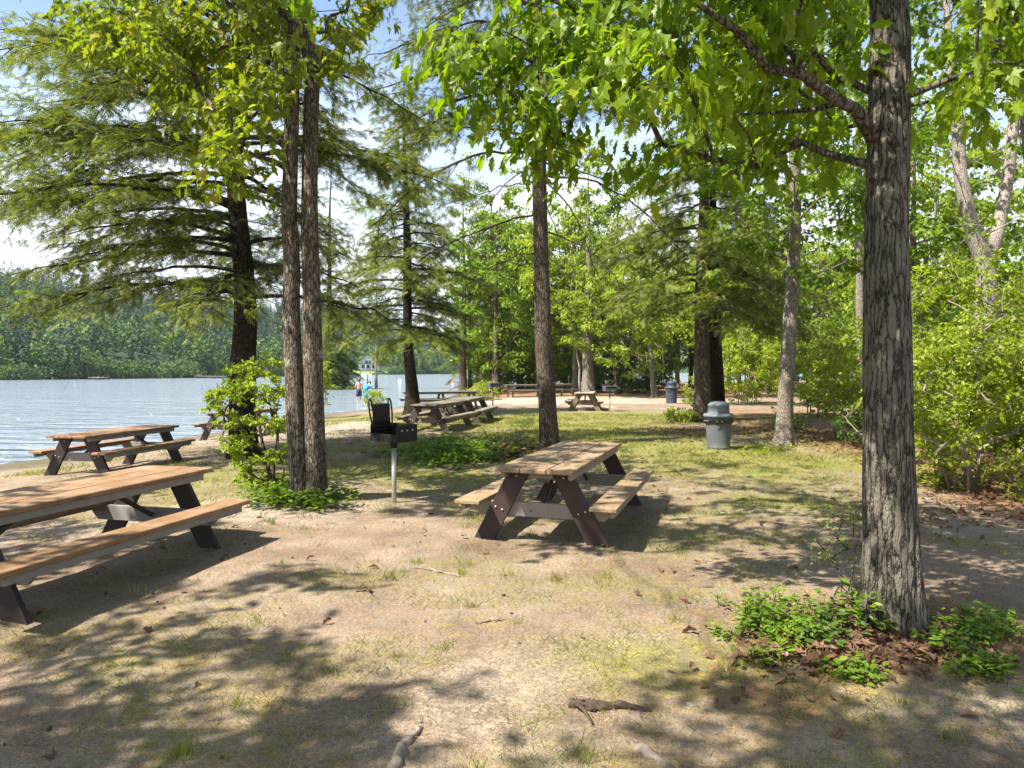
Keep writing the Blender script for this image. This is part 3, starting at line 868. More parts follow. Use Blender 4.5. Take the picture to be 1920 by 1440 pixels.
# large hemlock by the water on the left
def build_hemlocks():
    rg = np.random.default_rng(31)
    b = G(455, 856); Y = b[1]
    br = []
    pr = lambda t: 3.2 if t < .2 else (4.6 * (1 - (t - .2) * .5) if t < .62 else 2.6 * (1.25 - t))
    for z, az, L in whorls(rg, 2.9, 10.8, 64, pr): br.append((z, az, L))
    # long boughs to the left that fill the picture there
    for z, az, L in ((3.2, 2.9, 3.3), (3.7, 3.35, 3.5), (4.4, 2.8, 3.9), (4.7, 3.4, 4.6), (5.2, 3.0, 4.9), (5.8, 3.3, 4.6), (6.2, 2.7, 4.6), (6.7, 3.1, 4.9), (7.4, 3.3, 4.2), (7.9, 2.9, 4.1), (8.2, 3.1, 3.8), (3.0, 3.9, 3.8), (4.0, 4.3, 3.6), (5.5, 4.0, 4.2), (6.9, 4.1, 3.6)):
        br.append((z, az + rg.normal(0, .08), L * rg.uniform(.94, 1.06), 0.16, 0.30))
    path = [b, b + [.0, 0, 1.5], P(461, 600, Y), P(455, 480, Y), P(443, 370, Y), P(440, 250, Y), P(445, 100, Y), P(450, -120, Y)]
    conifer('hemlock_tree', 'large hemlock at the water with long drooping boughs reaching over the lake', b, path, [.235, .215, .20, .18, .165, .14, .10, .03],
            br, M['bark_dark'], M['hemlock_leaf'], 3, FROND, 0.25, .15, .105, .38, a=.16, b=.34, bare=.16, seg=22, hang=.2)
    # slimmer hemlock just left of the middle, feathered from head height to the top
    b = G(774, 777); Y = b[1]
    path = [b, P(772, 720, Y), P(764, 640, Y), P(764, 480, Y), P(761, 350, Y), P(757, 250, Y), P(757, 160, Y)]
    H = path[-1][2] - b[2]
    rg = np.random.default_rng(32)
    br = [(z, az, L, .10, .30) for z, az, L in whorls(rg, 2.7, H + .1, 105, lambda t: (2.9 if t < .55 else 1.9) * (1 - t) ** .5 * (0.55 if .6 < t < .74 else 1) + .25, .3)]
    conifer('slim_hemlock', 'slim hemlock with a curved dark foot and layered boughs behind the weathered tables', b, path, [.27, .215, .18, .145, .10, .05, .015], br, M['bark_dark'], M['hemlock_leaf'], 4, FROND, 0.34, .17, .14, .42, bare=.12, flare=1.35)
    # broad hemlock behind the twin maple
    b = G(630, 770); Y = b[1]
    rg = np.random.default_rng(33)
    path = [b, b + [-.05, 0, 1.2], P(618, 560, Y), P(618, 400, Y), P(622, 300, Y)]
    br = [(z, az, L, .05, .42) for z, az, L in whorls(rg, 2.2, 10.1, 105, prof_hem(3.2, .8, .6))]
    conifer('stout_hemlock', 'stout dark hemlock with a swollen foot on the grassy shore behind the twin maple', b, path, [.50, .38, .24, .10, .02], br, M['bark_dark'], M['hemlock_leaf'], 5, FROND, 0.40, .16, .14, .42, bare=.1, flare=1.6)
    # the middle tree: bare trunk, dead limbs below, needled boughs above
    b = G(1030, 838); Y = b[1]
    rg = np.random.default_rng(34)
    path = [b, P(1026, 760, Y), P(1019, 640, Y), P(1014, 480, Y), P(1012, 350, Y), P(1008, 200, Y), P(1006, 60, Y), P(1006, -150, Y), P(1004, -500, Y)]
    zz = [q[2] - b[2] for q in path]
    br = [(z, az, L, .30, .42) for z, az, L in whorls(rg, 6.6, zz[-1] - .2, 46, prof_hem(3.6, 1.0, .8))]
    for z, L, az in ((7.0, 3.5, 2.9), (7.6, 3.8, 3.2), (8.4, 3.9, 3.0), (9.2, 3.9, 3.3), (9.9, 3.8, 2.9), (10.6, 3.6, 3.2), (6.4, 2.6, 3.5), (8.0, 3.0, 3.7), (9.6, 3.2, 2.5), (11.2, 3.6, 3.0)):
        br.append((z, az, L, .28, .36))
    dead = []
    for pts, r in (([(1010, 285), (900, 285), (800, 330), (690, 430)], .035), ([(1014, 395), (930, 420), (820, 465), (720, 540)], .026), ([(1016, 325), (1120, 340), (1200, 390), (1290, 480)], .03),
                   ([(1016, 330), (1070, 390), (1100, 450), (1125, 540)], .02), ([(1016, 430), (1080, 455), (1130, 490), (1180, 560)], .02), ([(1014, 305), (1080, 320), (1160, 345), (1260, 350)], .022),
                   ([(1012, 310), (960, 330), (900, 400), (860, 470)], .016), ([(1016, 470), (960, 480), (900, 520), (850, 590)], .014), ([(1014, 360), (1040, 420), (1055, 500), (1060, 560)], .014), ([(1013, 340), (940, 350), (850, 380), (760, 390)], .016)):
        yo = rg.uniform(-1.3, 1.3)
        dead.append(([P(px, py, Y + yo * k / 3) for k, (px, py) in enumerate(pts)], r))
    conifer('bare_trunk_hemlock', 'tall hemlock with a long bare trunk and drooping dead limbs behind the middle picnic table', b, path, [.195, .183, .172, .16, .152, .142, .13, .10, .05], br, M['bark_brown'], M['hemlock_leaf'], 6, FROND, 0.25, .17, .12, .40, bare=.22, seg=26, dead=dead, flare=1.25)
    # dark hemlock with two stems by the grey bin
    b = G(1318, 792); Y = b[1]
    rg = np.random.default_rng(35)
    path = [b, P(1316, 700, Y), P(1316, 560, Y), P(1320, 420, Y), P(1322, 250, Y), P(1322, 140, Y)]
    br = [(z, az, L, .10, .38) for z, az, L in whorls(rg, 3.5, 10.6, 60, prof_hem(3.4, .7, .6))]
    root = conifer('dark_hemlock', 'dark shady hemlock with two thick stems behind the lidded bin', b, path, [.26, .24, .21, .17, .10, .03], br, M['bark_brown'], M['hemlock_leaf'], 7, FROND, 0.34, .15, .13, .44, a=.16, b=.36, bare=.1, flare=1.35)
    tb = MB(); q = [G(1345, 782), P(1342, 680, Y + .3), P(1338, 520, Y + .3), P(1336, 360, Y + .3)]
    trunk_mesh(tb, np.array(q) - b, [.25, .22, .19, .1], 16, 1.35, seed=5)
    tag(tb.build('second_trunk', M['bark_dark'], root), 'darker second stem of the pair')
build_hemlocks()

# leafy maple on the right, behind the oak
def build_right_trees():
    rg = np.random.default_rng(41)
    b = G(1470, 834); Y = b[1]
    path = [b, P(1473, 740, Y), P(1480, 620, Y), P(1489, 480, Y), P(1492, 330, Y), P(1485, 150, Y), P(1490, -60, Y), P(1490, -200, Y)]
    cl = list(ellip(rg, 150, P(1460, 130, Y), (3.6, 3.2, 3.9), .25)) + [P(rg.uniform(1350, 1640), rg.uniform(330, 520), Y + rg.uniform(-1.6, 1.6)) for _ in range(38)]
    cl = [c for c in cl if 692 - (c[2] - CAM_H) / c[1] * FPX < 560]
    leafy_tree('young_maple', 'young maple with pale mottled bark and a bright green crown right of the lidded bin', b, path, [.17, .155, .15, .14, .12, .09, .05, .02], cl, MAPLES, .14, 52, .62,
               M['bark_grey'], M['leaf_green'], 42, droop=.45, flat=.55, seg=20, flare=1.75, rtip=.006, minz=2.6, rmax=.06)
    # thin trunk seen left of the oak
    b = G(1613, 770); Y = b[1]
    path = [b, P(1613, 640, Y), P(1611, 480, Y), P(1609, 340, Y), P(1608, 160, Y), P(1606, 60, Y)]
    cl = list(ellip(rg, 60, P(1600, 260, Y), (2.8, 2.6, 3.4), .3))
    leafy_tree('slender_tree', 'slender straight grey tree half hidden behind the left side of the oak trunk', b, path, [.16, .15, .14, .12, .07, .03], cl, LEAF, .22, 60, .8, M['bark_grey'], M['leaf_green'], 43, seg=12, minz=4.5, rmax=.05)
    # pale leaning tree with a fork, right of the oak
    b = on_ground(9.4, 14.5); Y = 14.5
    path = [b, P(1845, 640, Y), P(1850, 500, Y), P(1822, 430, Y), P(1800, 330, Y), P(1796, 230, Y), P(1780, 90, Y), P(1770, -60, Y)]
    def fork(tb, base):
        tube(tb, np.array([P(1852, 510, Y), P(1872, 430, Y + .1), P(1892, 320, Y + .2), P(1905, 180, Y + .3), P(1912, 40, Y + .3), P(1916, -120, Y + .3)]) - base, [.14, .12, .105, .09, .07, .03], 12)
    cl = [P(rg.uniform(1735, 1990), rg.uniform(-120, 560), Y + rg.uniform(-2.2, 2.4)) for _ in range(58)]
    cl = [c for k, c in enumerate(cl) if not (1715 < 960 + c[0] / c[1] * FPX < 1790 and 270 < 692 - (c[2] - CAM_H) / c[1] * FPX < 420)]
    leafy_tree('pale_forked_tree', 'pale barked leaning tree that forks above the bright bushes right of the oak', b, path, [.21, .2, .17, .15, .13, .12, .08, .03], cl, MAPLES, .12, 36, .58,
               M['bark_pale'], M['leaf_green'], 44, droop=.4, flat=.55, seg=18, minz=2.0, rmax=.05, extra=fork)
    # grey stem in the top right corner
    b = on_ground(6.75, 8.6); Y = 8.6
    b[0] = P(1965, 600, Y)[0]; b[2] = float(gz(b[0], b[1]))
    path = [b, P(1962, 600, Y), P(1945, 350, Y), P(1925, 150, Y), P(1905, 0, Y), P(1880, -200, Y), P(1880, -420, Y)]
    cl = list(ellip(rg, 46, P(1950, -240, Y), (1.9, 1.9, 1.7), .3)) + [P(rg.uniform(1830, 2000), rg.uniform(-60, 190), Y + rg.uniform(-.9, 1.2)) for _ in range(12)]
    leafy_tree('grey_tree', 'grey tree whose leaning stem shows in the upper right corner', b, path, [.15, .14, .12, .11, .10, .07, .03], cl, MAPLE, .11, 34, .42, M['bark_grey'], M['leaf_deep'], 45, seg=18, minz=3, rmax=.04)
build_right_trees()

# single trunks along the beach and in the wood behind
def build_beach_trees():
    rg = np.random.default_rng(51)
    def one(name, label, px, py, r, topy, clw, n, leafm, bark, size, seed, lean=0, per=60, crown_y=None, T=LEAF, Rr=.9, minz=3.0):
        b = G(px, py); Y = b[1]
        top = P(px + lean, topy + 75, Y)
        path = [b + (top - b) * t + np.array([rg.normal(0, .06), 0, 0]) * (t > 0) for t in np.linspace(0, 1, 6)]
        cy = (topy + 655) / 2
        c0 = P(px + lean * .7, cy, Y); hh = (P(px, topy - 15, Y)[2] - c0[2])
        cl = ellip(rg, n, c0, (clw, clw, hh), .25)
        cl = [c for c in cl if c[2] > b[2] + 2.2]
        leafy_tree(name, label, b, path, [r, r * .88, r * .72, r * .5, r * .28, r * .08], cl, T, size, per, Rr, bark, leafm, seed, droop=.45, flat=.5, seg=12, minz=minz, rmax=.07, rtip=.008)
    one('shore_tree', 'thin grey tree at the water behind the front grill', 706, 757, .17, 430, 1.8, 34, M['leaf_green'], M['bark_grey'], .20, 52, per=40, crown_y=540)
    one('beach_tree', 'straight grey brown trunk at the end of the visible water', 868, 741, .30, 300, 3.6, 110, M['pine_leaf'], M['bark_brown'], .42, 53, per=90, T=FROND_S)
    one('beach_tree', 'slightly bent brown trunk behind the mid distance grill', 929, 737, .26, 290, 3.8, 110, M['leaf_bright'], M['bark_brown'], .30, 54, lean=-6, crown_y=470)
    one('forked_beach_tree', 'thick pale trunk with a thin white stem beside it on the sand', 1103, 741, .40, 260, 4.4, 120, M['leaf_bright'], M['bark_grey'], .30, 55, crown_y=480)
    one('beach_tree', 'dark brown trunk at the edge of the wood behind the far right grill', 1157, 738, .26, 290, 3.8, 100, M['leaf_green'], M['bark_brown'], .30, 56, crown_y=500)
    b_ = on_ground(8.2, 41.5)
    cl = ellip(rg, 120, b_ + np.array([-1.3, 0, 4.9]), (4.3, 3.2, 3.6), .3)
    leafy_tree('understory_tree', 'low spreading tree with bright layered leaves between the bare trunk hemlock and the dark hemlock', b_, [b_, b_ + [-.2, 0, 2.5], b_ + [-.6, 0, 5], b_ + [-.9, 0, 7]], [.16, .13, .09, .03], cl, LEAF, .24, 66, .8, M['bark_grey'], M['leaf_bright'], 58, droop=.45, flat=.4, seg=12, minz=.8, rmax=.06)
build_beach_trees()

def build_white_stem():
    b = G(1089, 742); Y = b[1]
    root = tree_root('white_stem', 'thin white bare stem bending beside the thick pale trunk on the sand', b, cat='sapling')
    tb = MB(); lb = MB(); rg = np.random.default_rng(57)
    path = np.array([b, P(1086, 715, Y), P(1087, 690, Y), P(1081, 660, Y), P(1082, 630, Y)]) - b
    tube(tb, path, [.09, .075, .06, .05, .02], 8)
    for k in range(5): clump_leaves(rg, lb, LEAF, path[-1] + rg.normal(0, .4, 3), .5, 30, .22)
    tb.build('trunk', M['bark_pale'], root); lb.build('crown', M['leaf_bright'], root)
build_white_stem()

# the wood behind the beach: five kinds built once, then copied
def build_wood():
    rg = np.random.default_rng(61)
    protos = []
    O = np.array([0.0, 0, 0])
    for i, (H, w, lm, bk) in enumerate(((13, 3.6, 'leaf_bright', 'bark_grey'), (12, 3.4, 'leaf_green', 'bark_brown'), (15, 4.0, 'leaf_bright', 'bark_grey'))):
        path = [(0, 0, 0), (.1, .05, H * .3), (.15, -.1, H * .6), (.05, 0, H * .95)]
        cl = list(ellip(rg, 100, (0, 0, H * .56), (w, w, H * .45), .3))
        cl = [c for c in cl if c[2] > 1.6]
        r = leafy_tree('wood_tree', ['broad bright green tree in the wood behind the beach', 'round mid green tree in the wood behind the beach', 'tall spreading green tree in the wood behind the beach'][i], O, path,
                       [.2, .17, .12, .03], cl, LEAF2, .30, 80, 1.15, M[bk], M[lm], 62 + i, 'trees of the wood behind the beach', droop=.4, flat=.5, seg=10, minz=1.5, rmax=.08, rtip=.01, lsub=24)
        protos.append(r)
    for i, (H, L0, lm) in enumerate(((14, 3.4, 'hemlock_leaf'), (11, 2.9, 'hemlock_dark'))):
        br = [(z, az, L, .08, .38) for z, az, L in whorls(rg, .9, H - .2, 62, prof_hem(L0, .3, .8))]
        r = conifer('wood_conifer', ['olive green hemlock in the wood behind the beach', 'dark low hemlock in the wood behind the beach'][i], O, [(0, 0, 0), (.05, 0, H * .5), (0, 0, H)], [.24, .16, .02], br,
                    M['bark_dark'], M[lm], 66 + i, FROND_S, .55, .32, .26, .42, bare=.08, group='trees of the wood behind the beach', seg=10)
        protos.append(r)
    spots = []
    def row(y0, y1, x0, x1, n):
        for k in range(n):
            spots.append((x0 + (x1 - x0) * (k + rg.uniform(.15, .85)) / n, rg.uniform(y0, y1)))
    row(54, 64, -2.5, 22, 12); row(64, 78, -3.2, 34, 13); row(40, 54, 12, 36, 9); row(30, 42, 15.5, 32, 4); row(78, 90, 0, 60, 12)
    spots += [(-1.0, 50), (1.9, 52), (-3.3, 57), (4.4, 50), (-2.4, 66), (0.6, 61), (-1.5, 74)]
    used = [False] * 5
    for x, y in spots:
        k = int(rg.choice(5, p=[.24, .22, .2, .2, .14]))
        if 8 < x < 30 and y < 45: k = int(rg.choice([0, 1, 2, 2]))
        sc = rg.uniform(.75, 1.1)
        loc = on_ground(x, y) - [0, 0, .05]
        if not used[k]:
            used[k] = True; o = protos[k]; o.location = loc; o.rotation_euler = (0, 0, rg.uniform(0, 6.28)); o.scale = (sc,) * 3
        else: copy_tree(protos[k], loc, rg.uniform(0, 6.28), sc)
build_wood()

# trees behind and left of the camera: not in the frame, but their crowns dapple the near ground
def build_shade_trees():
    rg = np.random.default_rng(71)
    def back(gx, gy, h): return np.array([gx, gy, 0]) + SUN / SUN[2] * h
    for name, label, base, spots, seed in (
        ('shade_oak', 'oak standing behind the viewer on the left', (-7.4, -1.2), [(-3.3, 3.6, .55), (-2.4, 3.1, .55), (-1.6, 3.3, .5), (-2.2, 4.1, .5), (-1.2, 2.7, .5), (-3.4, 4.6, .4), (-1.2, 4.0, .38), (-0.6, 2.9, .4), (-2.9, 2.5, .6), (-1.7, 2.2, .6), (-4.1, 3.2, .6), (-0.4, 2.3, .45), (-2.0, 2.7, .5), (-2.9, 3.1, .55), (-1.3, 2.4, .45), (-3.9, 4.1, .5), (-0.9, 3.3, .35), (-3.6, 7.4, .45), (-2.2, 8.6, .4), (-1.0, 8.4, .4), (-4.4, 6.2, .4), (-4.2, 5.4, .5), (-3.6, 6.3, .45), (-4.6, 7.2, .5), (-3.0, 5.2, .35), (-1.7, 5.3, .3), (-5.0, 9.0, .4)], 72),
        ('shade_maple', 'maple standing behind the viewer', (-5.6, -5.2), [(1.6, 3.0, .5), (2.4, 3.3, .5), (0.7, 2.5, .4), (3.0, 2.7, .6), (1.9, 2.3, .5), (2.5, 8.3, .5), (3.6, 9.0, .55), (1.9, 7.0, .35), (4.6, 8.4, .5), (2.1, 2.7, .5), (3.1, 3.1, .5), (2.9, 3.9, .45), (1.1, 3.4, .26), (3.6, 5.0, .4), (0.9, 7.4, .35), (0.2, 7.9, .35), (0.6, 6.6, .25), (1.2, 8.6, .4), (3.0, 7.0, .4), (2.0, 7.2, .35), (4.4, 6.4, .5)], 73)):
        b = on_ground(*base)
        cl = []
        for gx, gy, w in spots:
            for _ in range(int(9 * w / .5)):
                h = rg.uniform(5.2, 9.5)
                cl.append(back(gx + rg.normal(0, w * .7), gy + rg.normal(0, w * .55), h))
        leafy_tree(name, label, b, [b, b + [.1, .1, 3], b + [.3, .2, 6], b + [.4, .3, 9.5]], [.2, .17, .12, .04], cl, OAKS, .15, 42, .5, M['bark_oak'], M['leaf_oak'], seed, droop=.6, flat=.6, seg=16, minz=2.5, rmax=.012, rtip=.0016)
build_shade_trees()

# far shore: a few dozen single trees at the water, then the wooded slope as one mass
def far_templates():
    rg = np.random.default_rng(81); T = []
    for k in range(3):       # conifers
        v = []; f = []
        n = 190
        for i in range(n):
            t = (i + .5) / n; z = .06 + .94 * t; r = .21 * (1 - t) ** .8 + .012
            a = rg.uniform(0, 6.28); q = rg.uniform(.35, 1.1) * r
            c = np.array([math.cos(a) * q, math.sin(a) * q, z]); d = np.array([math.cos(a), math.sin(a), -.35]); s_ = np.array([-math.sin(a), math.cos(a), 0])
            L = rg.uniform(.04, .075) * (1.3 - t)
            m = len(v); v += [tuple(c + s_ * L * .6 + [0, 0, .012]), tuple(c - s_ * L * .6 + [0, 0, .012]), tuple(c + d * L * 1.2 + rg.normal(0, .01, 3))]; f.append((m, m + 1, m + 2))
        T.append(tmpl(v, f))
    for k in range(3):       # broad-leaved
        v = []; f = []
        lob = ellip(rg, 13, (0, 0, .58), (.26, .26, .30), .5)
        for i in range(260):
            c = lob[rg.integers(0, 13)] + norm(rg.normal(0, 1, 3)) * .12 * rg.uniform(.5, 1)
            x = norm(rg.normal(0, 1, 3)); y = norm(np.cross(x, rg.normal(0, 1, 3) + [0, 0, .8])); L = rg.uniform(.022, .045)
            m = len(v); v += [tuple(c + x * L), tuple(c + y * L), tuple(c - x * L), tuple(c - y * L)]; f.append((m, m + 1, m + 2)); f.append((m, m + 2, m + 3))
        T.append(tmpl(v, f))
    return T

def far_mat(name, dark, light, warm):
    s = NT(name)
    tn = s('Attribute', attribute_name='tone').outputs['Fac']
    rnd = s('NewGeometry').outputs['Random Per Island']
    oi = s('ObjectInfo').outputs['Random']
    c = s.mix(s.math('ADD', s.math('MULTIPLY', tn, .75), s.math('MULTIPLY', rnd, .25)), dark, light)
    c = s.mix(s.ramp(tn, .8, 1.0, hi=.6), c, warm)
    c = s.mix(.3, c, s.mix(oi, (.7, .7, .7), (1.35, 1.35, 1.35)), 'MULTIPLY')
    s.finish(c, .8, spec=.15)
    return s.m
M['far_conifer'] = far_mat('far_conifer', (.014, .034, .020), (.05, .085, .036), (.075, .115, .04))
M['far_leafy'] = far_mat('far_leafy', (.04, .088, .024), (.125, .20, .042), (.20, .25, .05))

def build_far():
    rg = np.random.default_rng(82)
    T = far_templates()
    mb = MB(); xs = []
    N = 6500
    pts = []
    while len(pts) < N:
        if rg.uniform() < .82:
            x, y = rg.uniform(-330, 60), rg.uniform(60, 560)
        else:
            x, y = rg.uniform(60, 900), rg.uniform(380, 900)
        if not -150 < 960 + x / y * FPX < 2080: continue
        pts.append((x, y))
    pts = np.array(pts); d = poly_dist(pts[:, 0], pts[:, 1], FAR_SHORE)
    ok = (d > 0.8) & ~((np.abs(pts[:, 0] + 52) < 9) & (d < 30) & (pts[:, 1] > 240)) & (rg.uniform(0, 1, N) < np.where(d < 60, 1, np.where(d < 160, .75, .4)))
    pts = pts[ok]; d = d[ok]
    z = hz(pts[:, 0], pts[:, 1])
    cz = vnoise(pts[:, 0] * .03, pts[:, 1] * .03, 6)
    con = (rg.uniform(0, 1, len(pts)) < np.where(d < 25, .45, np.where(d < 70, .35, .8)) * (.5 + cz))
    hh = np.where(con, rg.uniform(7, 13, len(pts)), rg.uniform(5.5, 9.5, len(pts))) * np.where(d < 12, .8, 1)
    tone = np.clip(rg.normal(.5, .27, len(pts)) + 1.3 * (vnoise(pts[:, 0] * .06 + 9, pts[:, 1] * .06, 8) - .5), 0, 1)
    az = rg.uniform(0, 6.28, len(pts))
    kind = rg.integers(0, 3, len(pts))
    for c in (True, False):
        for k in range(3):
            m = (con == c) & (kind == k)
            if not m.any(): continue
            n = int(m.sum())
            ax = np.stack([np.cos(az[m]), np.sin(az[m]), np.zeros(n)], 1)
            scatter(mb, T[k if c else 3 + k], np.stack([pts[m, 0], pts[m, 1], z[m] - .3], 1), ax, np.tile([0, 0, 1.0], (n, 1)), hh[m], 0 if c else 1, tone[m])
    tag(mb.build('far_forest', [M['far_conifer'], M['far_leafy']]), 'wooded slope of dark conifers and lighter leafy trees across the lake', 'forest', kind='stuff')
    # low growth that hangs over the waterline
    mb = MB(); n = 900
    seg = FAR_SHORE[2:8]; cum = np.concatenate([[0], np.cumsum([math.dist(a, b) for a, b in zip(seg[:-1], seg[1:])])])
    q = rg.uniform(0, .85, n) * cum[-1]; x = np.interp(q, cum, [a[0] for a in seg]); y = np.interp(q, cum, [a[1] for a in seg]); off = rg.uniform(.3, 5, n); x = x - off * .6; y = y + off * .8
    k = ~((np.abs(x + 52) < 8) & (y > 236)); x, y = x[k], y[k]; n = len(x); az = rg.uniform(0, 6.28, n)
    for v in range(3):
        m = np.arange(n) % 3 == v
        scatter(mb, T[3 + v], np.stack([x[m], y[m], hz(x[m], y[m]) - .9], 1), np.stack([np.cos(az[m]), np.sin(az[m]), 0 * az[m]], 1), np.tile([0, 0, 1.0], (int(m.sum()), 1)), rg.uniform(2.5, 5, int(m.sum())), 0, np.clip(rg.normal(.45, .25, int(m.sum())), 0, 1))
    tag(mb.build('shore_undergrowth', M['far_leafy']), 'low bushes hanging over the waterline across the lake', 'undergrowth', kind='stuff')
    # trees one can tell apart along the far waterline
    protos = []
    for k, (nm, lab) in enumerate((('far_spruce', 'dark pointed conifer at the water on the far shore'), ('far_leafy_tree', 'round light green tree at the water on the far shore'))):
        r = tree_root(nm, lab, (0, 0, 0), 'trees along the far waterline')
        tb, cb = MB(), MB()
        tube(tb, [(0, 0, -.5), (0, 0, 3), (0, 0, 9 if k == 0 else 6)], [.22, .18, .05], 6)
        scatter(cb, T[0 if k == 0 else 4], [(0, 0, 0)], [(1, 0, 0)], [(0, 0, 1)], [11.0 if k == 0 else 9.0], 0, .5)
        scatter(cb, T[1 if k == 0 else 5], [(0, 0, 0)], [(0, 1, 0)], [(0, 0, 1)], [10.6 if k == 0 else 8.6], 0, .7)
        tb.build('trunk', M['bark_dark'], r); cb.build('crown', M['far_conifer' if k == 0 else 'far_leafy'], r)
        protos.append(r)
    used = [False, False]
    seg = FAR_SHORE[2:8]
    cum = np.concatenate([[0], np.cumsum([math.dist(a, b) for a, b in zip(seg[:-1], seg[1:])])])
    for t in np.linspace(.02, .80, 54):
        q = t * cum[-1] + rg.uniform(-2, 2)
        x = float(np.interp(q, cum, [a[0] for a in seg])); y = float(np.interp(q, cum, [a[1] for a in seg]))
        off = rg.uniform(2.5, 7); x -= off * .6; y += off * .8
        if abs(x + 52) < 8 and y > 238: continue
        if abs(x + 79) < 6 and y < 175: continue
        k = int(rg.uniform() < .55)
        loc = (x, y, float(hz(x, y)) - .2); sc = rg.uniform(.6, 1.1)
        if not used[k]: used[k] = True; o = protos[k]; o.location = loc; o.scale = (sc,) * 3
        else: copy_tree(protos[k], loc, rg.uniform(0, 6.28), sc)
build_far()
# ------------------------------------------------------------------ bushes and low plants
def shrub(name, label, base, clumps, T, size, per, R_, leafm, stemm, seed, nstem=5, spread=.12, hstem=.5, rtip=.004, droop=.2, cat='shrub', group=None, flat=.7, ntw=3):
    rg = np.random.default_rng(seed)
    base = np.asarray(base, float); root = thing(name, label, cat, base, 0, group)
    C = np.asarray(clumps) - base
    tb, lb = MB(), MB()
    groups = np.argmin([np.abs(np.arctan2(C[:, 1], C[:, 0]) - a) for a in np.linspace(-PI, PI, nstem, endpoint=False) + PI / nstem], axis=0)
    for g in range(nstem):
        q = C[groups == g]
        if len(q) == 0: continue
        a = -PI + (g + .5) * 2 * PI / nstem
        foot = np.array([math.cos(a), math.sin(a), 0]) * spread * rg.uniform(.3, 1)
        top = q.mean(0) * np.array([.35, .35, 0]) + np.array([0, 0, hstem * rg.uniform(.7, 1.1)])
        gzz = float(gz(base[0] + foot[0], base[1] + foot[1])) - base[2]
        foot[2] = gzz - .05
        st = [foot, (foot + top) / 2 + rg.normal(0, .03, 3), top]
        rt = rtip * max(2, len(q)) ** .5 * 1.3
        tube(tb, st, [rt, rt * .9, rt * .75], 6)
        grow(rg, tb, st, [rt, rt * .9, rt * .75], q, rtip, 5, .05, minz=0.0, rmax=.05)
    for c in C:
        clump_leaves(rg, lb, T, c, R_ * rg.uniform(.7, 1.25), int(per * rg.uniform(.6, 1.4)), size, droop, flat, None, 0, tb if ntw else None, ntw, .0022)
    tb.build('stems', stemm, root); lb.build('foliage', leafm, root)
    return root

